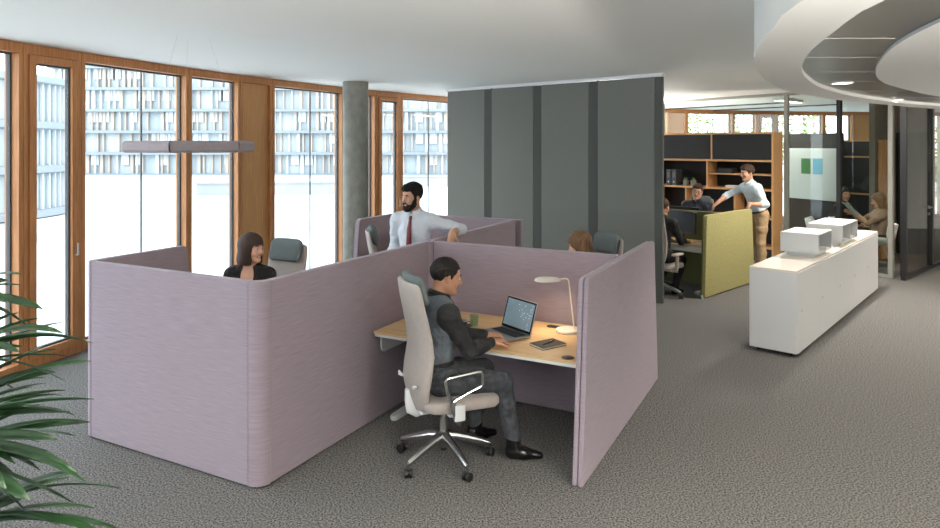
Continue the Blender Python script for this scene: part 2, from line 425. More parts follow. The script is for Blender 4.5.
# side screen by the window, tapered free end
def scr(label, p, rz, L, th=.06, **k):
    o = screen('felt_screen', label, L, th, **k); return place(o, p, rz, label, 'screen', GS)
scr('short lavender felt side screen near the windows, behind the front screen', PW(-1.74,RC), PA+PI/2, .95, taper1=.14)
scr('long lavender felt screen left of the man at the laptop', PW(0,RC), PA+PI/2, 2.10-RC)
t = thing('felt_screen', 'lavender felt screen behind the laptop and desk lamp', 'screen', PW(0,2.10), PA, GS)
o = screen('board', '', 1.66, .06, parent=t); o.location=(.04,0,0)
o = MB().prism([(0.002,-.035),(.02,-.02),(.037,0),(.037,.06),(0.002,.06)],.012,HP).build('corner_piece', M_lav, t, bevel=.004)
B((1.700,.004,.012),(1.73,.056,HP)).build('end_piece', M_lav, t, bevel=.004)
# T: double right screen
t = thing('felt_screen', 'double lavender felt screen on the right of the laptop desk, nearest the viewer', 'screen', PW(1.81,.965), PA+PI/2, GS)
screen('board', '', 2.27, .034, taper0=.13, taper1=.15, parent=t)
o = screen('board', '', 2.27, .034, taper0=.13, taper1=.15, parent=t, H=HP-.004); o.location=(0,.038,0)
B((.15,.0345,.03),(2.1,.0375,HP-.02)).build('joint', M_lavd, t)
scr('long lavender felt screen under the arm of the bearded man', PW(0,2.163), PA+PI/2, 4.06-2.163)
scr('rear lavender felt screen in front of the tall grey panels', PW(-1.66,4.08), PA, 1.72)
scr('lavender felt side screen beside the concrete column', PW(-1.66,3.13), PA+PI/2, .95+.055, taper0=.14)

# ---------------------------------------------------------------- desks (local: x along, user side at y=0, depth to +y)
def make_desk(W, label):
    t = thing('desk', label, 'desk', group='oak desks inside the lavender cluster')
    D = .88
    MB().prism([(0,0),(W,0),(W,D),(0,D)], .712, .733).build('desktop', M_oak, t, bevel=.003)
    MB().box((0.005,.006,.690),(W-.005,D-.004,.7115)).build('desktop_edge', M_whitem, t, bevel=.003)
    for x in (.10, W-.042):
        l = MB().box((x-.03,.40,.06),(x+.03,.50,.69)).build('leg', M_whitem, t, bevel=.01)
        f = MB().prism([(x-.035,.15),(x-.028,.125),(x-.012,.11),(x+.012,.11),(x+.028,.125),(x+.035,.15),(x+.035,.80),(x-.035,.80)],.0,.045).build('foot', M_whitem, l, bevel=.012)
    MB().box((.13,.42,.62),(W-.15,.48,.68)).build('crossbeam', M_whitem, t, bevel=.005)
    # side apron plate with rounded lower corners
    P = [(.06,.69),(.06,.60),(.075,.565),(.10,.55),(.42,.55),(.42,.69)]
    vs=[(.02,y,z) for y,z in P]+[(.034,y,z) for y,z in P]; n=len(P)
    MB().add(vs,[tuple(range(n))[::-1],tuple(range(n,2*n))]+[(i,(i+1)%n,n+(i+1)%n,n+i) for i in range(n)]).build('apron_plate', M_whitem, t)
    g = MB().lathe([(.045,0),(.045,.002),(.040,.004)],(W-.12,.07,.733)).build('cable_grommet', M_black, t)
    P=[(W-.42+x,.77+y) for x,y in rrect(.24,.07,.034)]
    MB().prism(P,.733,.737).build('cable_cover', M_black, t)
    return t
d0 = make_desk(1.70, 'oak-topped desk where the man in the vest types')
d0.location = PW(.03,1.19); d0.rotation_euler=(0,0,PA)
dup(d0, PW(-.067,1.0), PA+PI, 'oak-topped desk behind the front lavender screen').scale=(.975,1,1)
dup(d0, PW(1.73,3.09), PA+PI, 'oak-topped desk of the blonde woman behind the lamp screen')
dup(d0, PW(-1.65,3.18), PA, 'oak-topped desk by the rear lavender screen').scale=(.925,1,1)
tag(MB().box((-.08,-.04,0),(.08,.04,.035)).build('power_box', M_black, loc=PW(.72,2.0), rot=(0,0,PA), bevel=.004), 'small black power box on the carpet under the laptop desk', 'power box')

# ---------------------------------------------------------------- things on the laptop desk
ZD = .7335
lx = thing('laptop', 'open silver laptop with a blue-grey screen on the oak desk', 'laptop', (.262,5.20,ZD), rad(35))
# local: +x away from the user, width along y
bw, bd = .36, .25
MB().prism([(x,y) for x,y in rrect(bd,bw,.014)],.004,.018).build('base', M_alub, lx, bevel=.002)
MB().box((-.01,-.15,.0175),(.095,.15,.0195)).build('keyboard', M_black, lx)
kb = MB()
for r in range(5):
    for c in range(13): kb.box((-.006+r*.02,-.146+c*.0227,.0196),(.010+r*.02,-.127+c*.0227,.0215))
kb.build('keys', mat('key_black',(34,34,36),.5), lx)
MB().box((-.11,-.05,.0178),(-.035,.05,.0186)).build('trackpad', mat('trackpad',(170,170,168),.35,metal=.6), lx)
th_ = rad(17); Ml = Matrix.Translation((bd/2-.008,0,.018)) @ Matrix.Rotation(th_,4,'Y')
MB().box((-.004,-bw/2,0),(.004,bw/2,.245),Ml).build('lid', M_alub, lx, bevel=.003)
MB().box((-.0055,-bw/2+.004,.004),(-.0041,bw/2-.004,.241),Ml).build('bezel', M_screen, lx)
M_disp = mat('display_image', (112,134,146), .3, rgb2=(132,152,162), nscale=6, emis=.0)
M_disp.node_tree.nodes['Principled BSDF'].inputs['Emission Color'].default_value=(.19,.27,.32,1); M_disp.node_tree.nodes['Principled BSDF'].inputs['Emission Strength'].default_value=.25
ds = MB().box((-.0062,-bw/2+.016,.022),(-.0056,bw/2-.016,.228),Ml).build('display', M_disp, lx)
M_ic = mat('icon_white',(225,228,230),.5,emis=.5); M_ir = mat('icon_red',(200,60,70),.5,emis=.4)
ic = MB(); random.seed(3)
for i in range(26):
    y = -bw/2+.03+abs(random.gauss(0,.08)); z=.03+random.random()*.18
    if y>bw/2-.03: continue
    ic.cur = 1 if i%7==0 else 0; ic.box((-.0068,y,z),(-.0062,y+.007,z+.005),Ml)
ic.build('screen_icons', [M_ic,M_ir], ds)
# desk lamp
dl = thing('desk_lamp', 'white desk lamp with disc base and leaf-shaped head beside the notebook', 'desk lamp', (.765,5.29,ZD), rad(180))
M_lw = mat('lamp_white', (232,226,214), .4)
MB().lathe([(.088,0),(.092,.004),(.092,.018),(.086,.023),(.02,.024)],n=48).build('base', M_lw, dl)
MB().tube([(-.052,.0,.02),(-.040,0,.15),(-.025,0,.28),(-.012,0,.385),(-.008,0,.405),(.005,0,.417),(.03,0,.418),(.07,0,.414)],.0055,12).build('stem', M_lw, dl)
hp = []
for k in range(40):
    a=2*PI*k/40; hp.append(((.155+.105*math.cos(a)), .058*math.sin(a)*(1+.25*math.cos(a))))
hb = MB(); rings=[]
for zz,s_ in ((.404,.82),(.398,.97),(.404,1.0),(.416,.95),(.425,.75),(.429,.4)):
    rings.append([Vector((.155+(x-.155)*s_, y*s_, zz)) for x,y in hp])
hb.loft(rings); hd_=hb.build('lamp_head', M_lw, dl, ang=60)
M_glow = mat('lamp_led', (255,226,180), .5, emis=9)
MB().prism([(.155+(x-.155)*.6, y*.6) for x,y in hp],.4025,.4038).build('led_panel', M_glow, hd_)
ld = bpy.data.lights.new('desk_lamp_light','SPOT'); ld.energy=9; ld.spot_size=rad(150); ld.spot_blend=.9; ld.color=(1,.78,.55); ld.shadow_soft_size=.05
lo = bpy.data.objects.new('desk_lamp_light', ld); COL.objects.link(lo); lo.location=(.155,0,.395); lo.parent=dl
# notebook and pen
nb = thing('notebook', 'black covered notebook lying on the desk before the lamp', 'notebook', (.57,4.935,ZD), rad(33))
MB().box((-.108,-.076,.002),(.108,.076,.014)).build('pages', M_white, nb, bevel=.001)
MB().box((-.112,-.079,.0142),(.112,.079,.017)).build('cover', mat('notebook_black',(34,28,22),.6), nb, bevel=.001)
MB().box((-.112,-.079,0),(.112,.079,.0018)).build('back_cover', MATS['notebook_black'], nb)
pn = thing('pen', 'black pen lying on the black notebook', 'pen', (.575,4.935,ZD+.0215), rad(48))
MB().tube([(-.07,0,0),(-.062,0,0),(.055,0,0),(.07,0,0)],[.0015,.0045,.0045,.002],10).build('barrel', M_black, pn)
MB().box((.02,-.0015,.0045),(.06,.0015,.006)).build('clip', M_alub, pn)
M_gg = glass('green_tumbler', (.78,.90,.83), .10, .5)
gl = MB().lathe([(.026,0),(.030,.004),(.038,.09),(.0355,.09),(.0275,.008),(.001,.008)],n=32).build('tumbler', M_gg, loc=(.035,5.46,ZD)); tag(gl,'small green glass tumbler behind the laptop','glass')
cu = thing('coffee_cup', 'small white cup on a black saucer beside the green tumbler', 'cup', (-.055,5.43,ZD))
MB().lathe([(.03,0),(.068,.008),(.07,.012),(.03,.007)],n=32).build('saucer', M_black, cu)
MB().lathe([(.02,.0085),(.03,.015),(.038,.055),(.035,.055),(.028,.02),(.001,.017)],n=32).build('cup', mat('cup_dark',(40,40,42),.3), cu)
MB().lathe([(.0385,.050),(.0387,.0565),(.0345,.0565),(.0343,.050)],n=32).build('cup_rim', M_white, cu)
MB().tube([(.037+.0*1,0,.045),(.055,0,.044),(.058,0,.03),(.045,0,.02),(.034,0,.022)],.004,8).build('handle', MATS['cup_dark'], cu)

# ---------------------------------------------------------------- office chair (faces +x)
def sect(w, t, x, z, curve=0, n=28, tilt=0):
    out=[]
    for k in range(n):
        a=2*PI*k/n; c,s=math.cos(a),math.sin(a)
        y=w/2*math.copysign(abs(s)**.55,s); xx=t/2*math.copysign(abs(c)**.7,c)
        out.append(Vector((x+xx+curve*(2*y/w)**2, y, z+xx*tilt)))
    return out
def make_chair(label, arm='loop', raise_=0, group='high-backed beige office chairs'):
    t = thing('office_chair', label, 'office chair', group=group)
    # base
    b = MB()
    for k in range(5):
        a=rad(-12+72*k); c,s=math.cos(a),math.sin(a)
        b.tube([(c*.03,s*.03,.175),(c*.10,s*.10,.165),(c*.22,s*.22,.13),(c*.31,s*.31,.10),(c*.335,s*.335,.094)],[.034,.029,.024,.019,.015],12,flat=1.2)
        b.cyl((c*.333,s*.333,.097),(c*.333,s*.333,.062),.009,n=12)
    b.lathe([(.035,.10),(.042,.15),(.042,.20),(.03,.215)],n=24)
    b.build('star_base', M_alu, t)
    for k in range(5):
        a=rad(-12+72*k); x,y=math.cos(a)*.333,math.sin(a)*.333
        q=rad(-12+72*k+60*((k%3)-1)+20); ux,uy=math.cos(q),math.sin(q)
        cs=MB()
        for sgn in (-1,1):
            cs.cyl((x+ux*.008*sgn,y+uy*.008*sgn,.031),(x+ux*.027*sgn,y+uy*.027*sgn,.031),.0305,n=20)
        cs.cyl((x-ux*.009,y-uy*.009,.034),(x+ux*.009,y+uy*.009,.034),.018,n=16)
        cs.build('caster', M_black, t, bevel=.004)
    R=raise_
    MB().cyl((0,0,.08),(0,0,.13),.024).build('column_foot', M_black, t)
    MB().cyl((0,0,.2),(0,0,.41+R),.018).cyl((0,0,.2),(0,0,.30+R),.026).build('gas_column', M_alub, t)
    m=MB().box((-.20,-.085,.372+R),(.12,.085,.415+R)).box((-.05,-.23,.385+R),(.03,.23,.41+R))
    m.build('mechanism', M_whitem, t, bevel=.012)
    MB().cyl((.06,-.06,.38+R),(.06,-.22,.38+R),.007).build('lever', M_black, t)
    # seat
    rings=[]
    for z,s_ in ((.412,.86),(.420,.95),(.440,1.0),(.470,1.0),(.488,.965),(.496,.90),(.498,.6)):
        rr=rrect(.54*s_,.49*s_,.09*s_,6)
        rings.append([Vector((.075+x, y, z+R-.018*max(0,(x-.1))/.17-(.006*(1-(2*y/.49)**2) if z>.48 else 0))) for x,y in rr])
    MB().loft(rings).build('seat', M_chairf, t, ang=70)
    # back
    prof=[(.40,.20,.03,-.205),(.43,.27,.05,-.205),(.50,.38,.062,-.222),(.58,.45,.068,-.232),(.68,.475,.07,-.218),(.80,.465,.065,-.200),(.92,.455,.06,-.212),(1.04,.45,.055,-.238),(1.14,.445,.05,-.262),(1.22,.44,.046,-.278),(1.262,.42,.04,-.286),(1.278,.36,.025,-.290)]
    MB().loft([sect(wd,tt,x,z+R,.035,tilt=-.15) for z,wd,tt,x in prof]).build('backrest', M_chairf, t, ang=70)
    br=MB()
    br.tube([(-.12,0,.385+R),(-.20,0,.375+R),(-.235,0,.40+R),(-.25,0,.46+R),(-.262,0,.54+R)],[.028,.038,.042,.034,.02],14,flat=1.0)
    br.build('back_bracket', M_whitem, t)
    tb=MB()
    for sg in (-1,1):
        tb.tube([(-.244,sg*.125,.585+R),(-.268,sg*.150,.597+R),(-.266,sg*.178,.61+R)],[.006,.014,.006],10)
    tb.build('back_tab', M_whitem, t)
    # headrest
    hr=MB(); rings=[]
    for i in range(9):
        u=i/8; z=1.125+.20*u; e=(1-abs(2*u-1)**7)
        rings.append(sect(.29+.07*e,.02+.055*e,-.205-.05*u,z+R,.03,24,tilt=-.2))
    hr.loft(rings); hr.build('headrest', M_headr, t, ang=80)
    for sg in (-1,1):
        am=MB(); y=sg*.285
        if arm=='loop':
            P=[(-.055,.505),(-.085,.58),(-.10,.655),(-.085,.672),(.0,.679),(.13,.686),(.155,.683),(.168,.665),(.165,.60),(.15,.588),(.05,.555),(-.02,.528),(-.045,.515)]
            am.tube([(x,y,z+R) for x,z in P],.0105,10,closed=True,flat=1.3,up=(0,1,0))
            am.tube([(-.05,y,.51+R),(-.03,y,.44+R),(-.012,y,.385+R),(0,y,.355+R)],[.014,.016,.018,.012],10,flat=1.4)
            a_=am.build('armrest', M_alu, t)
            MB().prism([(x,yy+y) for x,yy in rrect(.075,.04,.012)],.385+R,.49+R).build('arm_clamp', M_whitem, a_, bevel=.006)
            B((-.03,min(sg*.20,sg*.27),.39+R),(.03,max(sg*.20,sg*.27),.41+R)).build('arm_bracket', M_whitem, a_, bevel=.005)
        else:
            am.tube([(-.01,sg*.21,.395+R),(-.0,y,.40+R),(.0,y,.44+R),(.02,y,.62+R)],[.014,.018,.02,.017],12,flat=1.4)
            a_=am.build('armrest', mat('beige_plastic',(196,186,172),.5), t)
            MB().prism([(.03+x,yy+y) for x,yy in rrect(.25,.085,.04)],.62+R,.65+R).build('arm_pad', MATS['beige_plastic'], a_, bevel=.01)
    return t
GC='high-backed beige office chairs'
ch0 = make_chair('beige high-backed office chair under the man at the laptop')
ch0.location=(-.185,4.70,0); ch0.rotation_euler=(0,0,rad(24))
dup(ch0,(-1.80,6.08,0),rad(-116),'beige office chair with blue-grey headrest behind the dark-haired bob woman')
dup(ch0,(1.17,6.62,0),rad(207),'beige office chair with blue-grey headrest behind the blonde woman')
dup(ch0,(-.83,7.33,0),rad(6),'beige office chair seen edge-on inside the rear bay near the column')

# ---------------------------------------------------------------- tall grey acoustic panels
p0=Vector((-.40,11.92,0)); p1=Vector((2.63,9.22,0)); d=p1-p0; an=math.atan2(d.y,d.x); Lp=d.length/4
GA='tall grey fabric panels hanging from the ceiling rail'
lb=['tall grey fabric panel at the far left, next to the window','tall grey fabric panel, second from the window','tall grey fabric panel, second from the bookshelf','tall grey fabric panel at the near right, edging the bookshelf']
for i in range(4):
    t=thing('acoustic_panel', lb[i],'acoustic panel', p0+d*(i/4), an, GA)
    wi=Lp-.012
    # plan section: flat face, then a folded-back strip at the right
    fo=.86*wi if i<3 else .90*wi
    def strip(pts, nm, m):
        n=len(pts); r=.03
        MB().prism(pts,.02,CEIL-.05).build(nm,m,t,bevel=.012,seg=3)
    strip([(0,0),(fo,0),(fo,.045),(0,.045)],'panel_face',M_greyf)
    strip([(fo+.002,0.002),(wi,.045 if i<3 else .03),(wi,.085),(fo+.002,.045)],'folded_edge',mat('grey_felt_dark',(88,90,87),.95))
    if i in (1,3): MB().cyl((-.006,.02,CEIL-.055),(-.006,.02,CEIL-.004),.02,n=12).build('hanger', M_black, t)
rl=B((-.02,.0,CEIL-.045),(d.length,.05,CEIL-.001)).build('ceiling_rail', M_whitem, loc=p0, rot=(0,0,an)); tag(rl,'white ceiling rail above the tall grey fabric panels','rail')

# ---------------------------------------------------------------- ring lamp near the windows
rc=Vector((-2.56,6.2,0)); rt=thing('ring_lamp','grey felt polygonal ring lamp hanging at the windows','pendant lamp',(rc.x,rc.y,2.185),rad(-25))
N=6; Rr=.52
vs=[]
M_rf=mat('grey_felt_lamp',(160,150,154),.95,noise=.05,nscale=50)
for k in range(N):
    a0=2*PI*k/N; a1=2*PI*(k+1)/N; g=.008
    P0=Vector((Rr*math.cos(a0),Rr*math.sin(a0),0)); P1=Vector((Rr*math.cos(a1),Rr*math.sin(a1),0))
    e=(P1-P0).normalized(); P0=P0+e*g; P1=P1-e*g
    def ring(P,a):
        o_=Vector((math.cos(a),math.sin(a),0)); out=[]
        for x,z in ((-.06,-.03),(-.04,-.052),(.04,-.052),(.06,-.03),(.06,.03),(.04,.052),(-.04,.052),(-.06,.03)): out.append(P+o_*x+Vector((0,0,z)))
        return out
    MB().loft([ring(P0,a0),ring(P1,a1)]).build('ring_segment',M_rf,rt,bevel=.004)
cb=MB()
for k in (0,2,4):
    a=2*PI*k/N+.5; cb.cyl((Rr*.88*math.cos(a),Rr*.88*math.sin(a),.045),(Rr*.3*math.cos(a),Rr*.3*math.sin(a),CEIL-2.18-.004),.0008,n=6)
cb.build('suspension_wires',M_alub,rt)

# ---------------------------------------------------------------- white sideboard and desk-top boxes
ca=rad(49.2); N0=Vector((3.36,6.93,0)); c1=Vector((math.cos(ca),math.sin(ca),0)); c2=Vector((-math.sin(ca),math.cos(ca),0))
cab=thing('sideboard','long white lacquered sideboard standing free on the carpet','sideboard',N0,ca)
Lc=4.26; Wc=.475
B((.02,.012,.05),(Lc-.02,Wc-.01,.88)).build('body',M_white,cab,bevel=.002)
B((.0,.0,.878),(Lc,Wc,.902)).build('top',mat('white_top',(236,228,216),.35),cab,bevel=.005)
for x in (0,Lc-.02): B((x,.0,.045),(x+.02,Wc,.877)).build('side_panel',M_white,cab,bevel=.004)
nd=5
for i in range(nd):
    w_=(Lc-.05)/nd; x=.025+i*w_
    dd=B((x+.0008,-.008,.048),(x+w_-.0008,.011,.876)).build('door',M_white,cab,bevel=.0008)
    MB().cyl((x+.12+.0,-.009,.47),(x+.12,-.013,.47),.010,n=12).build('lock',M_alub,dd)
for x in (.08,1.1,2.15,3.2,Lc-.08):
    for y in (.07,Wc-.07): MB().cyl((x,y-.015,.024),(x,y+.015,.024),.024,n=16).box((x-.012,y-.012,.024),(x+.012,y+.012,.0495)).build('caster',M_black,cab)
def boxunit(label,a,b,div,h=.225):
    t=thing('storage_box',label,'storage box',N0+c1*a+c2*.035+Vector((0,0,.9025)),ca,'open white boxes on the sideboard')
    L=b-a; D=.415; z=.045; T=.014
    f=MB().box((0,0,z),(L,D,z+T)).box((0,0,z+h-T),(L,D,z+h)).box((0,0,z+T),(T,D,z+h-T)).box((L-T,0,z+T),(L,D,z+h-T)).box((T,D-T,z+T),(L-T,D,z+h-T))
    f.build('shell',M_white,t,bevel=.0015)
    B((.06,.05,0),(L-.06,D-.05,.044)).build('plinth',M_white,t)
    for x in div: B((x,0.003,z+T),(x+T,D-T,z+h-T)).build('divider',M_white,t)
    return t
b1=boxunit('nearer open white box on the sideboard, single compartment',1.01,1.62,[])
b2=boxunit('farther open white box on the sideboard, two compartments',2.17,3.05,[.44])
def papers(a,label,n=3):
    t=thing('paper_stack',label,'papers',N0+c1*a+c2*.13+Vector((0,0,.9025+.0595)),ca,'papers in the white boxes')
    for i in range(n):
        M=Matrix.Translation((0,0,.002+.004*i)) @ Matrix.Rotation(rad(-8+9*i),4,'Z')
        MB().box((-.11,-.08,0),(.11,.08,.0035),M).build('sheet',mat('paper',(238,238,240),.7),t)
papers(1.40,'loose white papers inside the nearer white box')
papers(2.42,'loose white papers inside the farther white box')

# ---------------------------------------------------------------- bookshelf
SA=rad(135); S0=Vector((5.537,12.3,0))
# local frame: x to the left along the front, y towards the viewer side (negative = into the depth)
sh=thing('bookshelf','large oak and black bookshelf behind the leaning man','bookshelf',S0,SA)
W=3.0; DP=.45; T=.035; zs=[.05,.32,.86,1.38,1.92,2.44]
def sb(lo,hi,name='board',m=None,bev=.002): 
    return B((lo[0],-hi[1],lo[2]),(hi[0],-lo[1],hi[2])).build(name,m or M_shelfw,sh,bevel=bev)
sb((0,0,0),(T,DP,2.44),'side_panel'); sb((W-T,0,0),(W,DP,2.44),'side_panel')
for z in zs: sb((T,.001,z-T),(W-T,DP-.02,z))
sb((T,DP-.019,.02),(W-T,DP-.001,2.40),'back_panel',M_blackb,0)
def divd(x,z0,z1,y0=.001): sb((x,y0,z0),(x+T*.8,DP-.02,z1-T),'divider')
divd(1.166,1.92,2.44); divd(2.3,1.92,2.44)
divd(1.256,1.38,1.92); divd(2.45,1.38,1.92)
divd(.711,.86,1.38); divd(1.7,.86,1.38); divd(2.4,.86,1.38)
divd(1.1,.32,.86); divd(2.0,.32,.86)
sb((T,.02,1.63),(1.25,DP-.02,1.655),'board')
for a,b in ((T,1.166),(1.194,2.3),(2.328,W-T)):
    sb((a+.004,.004,1.925),(b-.004,.022,2.401),'door',M_blackb)
for a,b in ((T,1.1),(1.128,2.0),(2.028,W-T)):
    sb((a+.004,.004,.054),(b-.004,.022,.282),'door',M_blackb)
def SP(x,y,z): return Vector((S0.x+x*math.cos(SA)+y*math.sin(SA), S0.y+x*math.sin(SA)-y*math.cos(SA), z))
M_bind=mat('binder_grey',(62,64,66),.6)
for i,x in enumerate((1.94,2.06)):
    t=thing('ring_binder','dark grey ring binder on the shelf, '+('nearer the plants' if i==0 else 'farther from the plants'),'binder',SP(x,.03,1.381),SA,'dark ring binders on the bookshelf')
    B((0,-.26,0),(.10,0,.32)).build('cover',M_bind,t,bevel=.004)
    MB().cyl((.05,.0,.07),(.05,.002,.07),.014,n=16).build('finger_ring',M_alub,t)
    B((.025,0,.16),(.075,.0015,.26)).build('spine_label',mat('spine_label',(90,92,94),.6),t)
M_leafl=mat('succulent_green',(86,128,60),.5,rgb2=(110,150,80),nscale=20)
M_pot=mat('grey_pot',(120,116,108),.8)
for i,x in enumerate((1.55,1.71)):
    t=thing('potted_succulent','small green plant in a grey pot on the shelf, '+('right of its twin' if i==0 else 'beside the binders'),'plant',SP(x+.05,.10,1.381),SA,'small potted plants on the bookshelf')
    MB().lathe([(.045,0),(.055,.01),(.058,.11),(.05,.11),(.048,.09),(.001,.09)],n=20).build('pot',M_pot,t)
    lf=MB(); random.seed(i)
    for k in range(26):
        a=random.random()*2*PI; e=rad(30+55*random.random()); L=.05+.045*random.random()
        tip=Vector((math.cos(a)*math.cos(e),math.sin(a)*math.cos(e),math.sin(e)))*L
        lf.tube([(0,0,.09),tip*.6+Vector((0,0,.09)),tip+Vector((0,0,.085))],[.006,.009,.001],6,flat=.5)
    lf.build('leaves',M_leafl,t)
tag(B((-.15,-.1,0),(.15,.1,.10)).build('storage_case',M_blackb,loc=SP(.93,.15,1.656),rot=(0,0,SA),bevel=.004),'black case on the upper shelf behind the leaning man','box')
tag(B((-.10,-.08,0),(.10,.08,.045)).build('book_stack',mat('paper2',(222,220,214),.7),loc=SP(.82,.12,1.381),rot=(0,0,SA),bevel=.002),'small stack of white paper on the shelf by the leaning man','papers')

# ---------------------------------------------------------------- green desk pair
ga=rad(44); G0=Vector((3.357,9.63,0)); e1=Vector((math.cos(ga),math.sin(ga),0)); e2=Vector((-math.sin(ga),math.cos(ga),0))
def GW(a,b,z=0): v=G0+e1*a+e2*b; return Vector((v.x,v.y,z))
GG='green felt screens of the far desks'
t=thing('green_screen','olive green felt end screen that the standing man grips','screen',G0,ga,GG)
screen('board','',1.67,.05,taper0=.06,taper1=.09,H=1.19,m=M_green,r=.06,parent=t)
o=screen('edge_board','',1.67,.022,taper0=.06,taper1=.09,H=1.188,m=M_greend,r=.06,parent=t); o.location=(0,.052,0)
MB().cyl((-.03,.03,.0),(-.03,.03,.05),.018,n=14).build('foot',M_whitem,t)
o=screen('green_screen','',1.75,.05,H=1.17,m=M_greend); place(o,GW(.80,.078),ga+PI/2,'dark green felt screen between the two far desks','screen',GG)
def make_gdesk(label):
    t=thing('far_desk',label,'desk',group='white desks at the green screens')
    W=1.7; D=.62
    MB().prism([(.0,0),(D,0),(D,W),(0,W)],.70,.72).build('desktop',M_oak,t,bevel=.004)
    MB().box((.01,.01,.62),(.035,W-.01,.698)).build('apron',M_whitem,t,bevel=.003)
    for y in (.12,W-.12):
        l=MB().box((.28,y-.03,.05),(.36,y+.03,.698)).build('leg',M_whitem,t,bevel=.008)
        MB().box((.02,y-.04,.0),(.60,y+.04,.045)).build('foot',M_whitem,l,bevel=.01)
    return t
gd1=make_gdesk('white-edged oak desk in front of the dark green screen'); gd1.location=GW(.14,.085); gd1.rotation_euler=(0,0,ga)
dup(gd1,GW(1.43,1.79),ga+PI,'white-edged oak desk of the man with glasses')
def make_monitor(label):
    t=thing('monitor',label,'monitor',group='black computer monitors')
    B((-.015,-.285,.12),(.012,.285,.47)).build('casing',M_black,t,bevel=.006)
    B((-.0165,-.275,.13),(-.0152,.275,.46)).build('screen',M_screen,t)
    MB().cyl((.02,0,.01),(.02,0,.30),.018,n=16).build('stand',M_black,t)
    MB().lathe([(.12,0),(.12,.008),(.10,.012)],n=32).build('stand_base',M_black,t)
    return t
m1=make_monitor('black monitor in front of the man in black, before the green screen'); m1.location=GW(.50,.62,.7205); m1.rotation_euler=(0,0,ga-rad(18))
dup(m1,GW(1.07,.92,.7205),ga+PI,'black monitor in front of the man with glasses')
kbx=tag(B((-.07,-.2,0),(.07,.2,.015)).build('keyboard',M_black,loc=GW(.27,.62,.7205),rot=(0,0,ga),bevel=.003),'black keyboard on the desk of the man in black','keyboard')
tag(MB().box((-.06,-.05,0),(.06,.05,.012)).build('notepad',mat('paper',(238,238,240)),loc=GW(.30,.25,.7205),rot=(0,0,ga)),'white note card on the far oak desk near the green screen','notepad')
chG=make_chair('beige office chair with armrest pads under the man in black by the grey panel','pad',group='office chairs at the green screens')
chG.location=GW(-.30,.56); chG.rotation_euler=(0,0,ga)
dup(chG,GW(1.62,1.0),ga+PI,'office chair of the man with glasses behind the green screen')

# ---------------------------------------------------------------- behind the glass
# dark partition carrying the whiteboard
q0,q1=pxy(786,14.6),pxy(842,13.35); dq=q1-q0; aq=math.atan2(dq.y,dq.x)
t=thing('board_partition','black felt partition behind the glass carrying a whiteboard','partition',q0,aq)
B((0,0,.0),(dq.length,.06,2.44)).build('board',M_blackb,t)
wb=thing('whiteboard','white writing board with two coloured sheets behind the glass','whiteboard',q0+dq*.06+Vector((dq.y,-dq.x,0)).normalized()*.03,aq)
Lw=dq.length*.86
B((0,0,1.07),(Lw,.02,2.13)).build('surface',mat('whiteboard',(214,222,222),.25),wb,bevel=.003)
nrm=Vector((dq.y,-dq.x,0)).normalized()
for i,(nm,c) in enumerate((('green',(58,122,70)),('light blue',(92,180,212)))):
    x=.06+.31+ i*.285
    tt=thing('paper_sheet',nm+' sheet of paper pinned on the whiteboard','sheet',q0+dq*.06+nrm*.0335+Vector((math.cos(aq),math.sin(aq),0))*(x-.03),aq,'coloured sheets on the whiteboard')
    B((0,0,1.60),(.23,.002,1.92)).build('sheet',mat('sheet_'+nm,c,.7),tt)
    for k in (.03,.19): B((k,-.003,1.895),(k+.012,-.0002,1.905)).build('magnet',M_alub,tt)
# reflection of the bookshelf in the glass, built as a solid cabinet
q0,q1=pxy(842,13.6),pxy(881.5,12.95); dq=q1-q0; aq=math.atan2(dq.y,dq.x)
s2=thing('cabinet','bookshelf reflection in the glass, built as a tall black cabinet with oak frame','cabinet',q0,aq)
W2=dq.length
B((0,0,0),(.03,.4,2.30)).build('side_panel',M_shelfw,s2); B((W2-.06,0,0),(W2,.4,2.30)).build('side_panel',M_shelfw,s2)
for z in (.05,1.25,1.98,2.30): B((.03,0,z-.03),(W2-.06,.38,z)).build('board',M_shelfw,s2)
B((.03,.381,.02),(W2-.06,.4,2.27)).build('back_panel',M_blackb,s2)
for a,b in ((.05,1.22),(1.25,1.95),(1.98,2.27)): B((.032,.004,a+.002),(W2-.062,.02,b-.002)).build('door',M_blackb,s2)
# black wall and dark curtain behind the smoked doors
q0,q1=Vector((7.75,12.9,0)),Vector((10.9,15.8,0)); dq=q1-q0; aq=math.atan2(dq.y,dq.x)
o=B((0,0,0),(dq.length,.1,CEIL-.002)).build('wall_inner',mat('dark_wall',(120,114,106),.9),loc=q0,rot=(0,0,aq)); struct(o)
t=thing('cabinet','tall black cupboard behind the smoked glass door','cabinet',q0+dq*.30+Vector((dq.y,-dq.x,0)).normalized()*.42,aq)
B((0,0,0),(.8,.4,2.45)).build('body',M_blackb,t,bevel=.003); B((.402,-.012,.05),(.79,-.001,2.4)).build('door',M_blackb,t); B((.01,-.012,.05),(.398,-.001,2.4)).build('door',M_blackb,t)
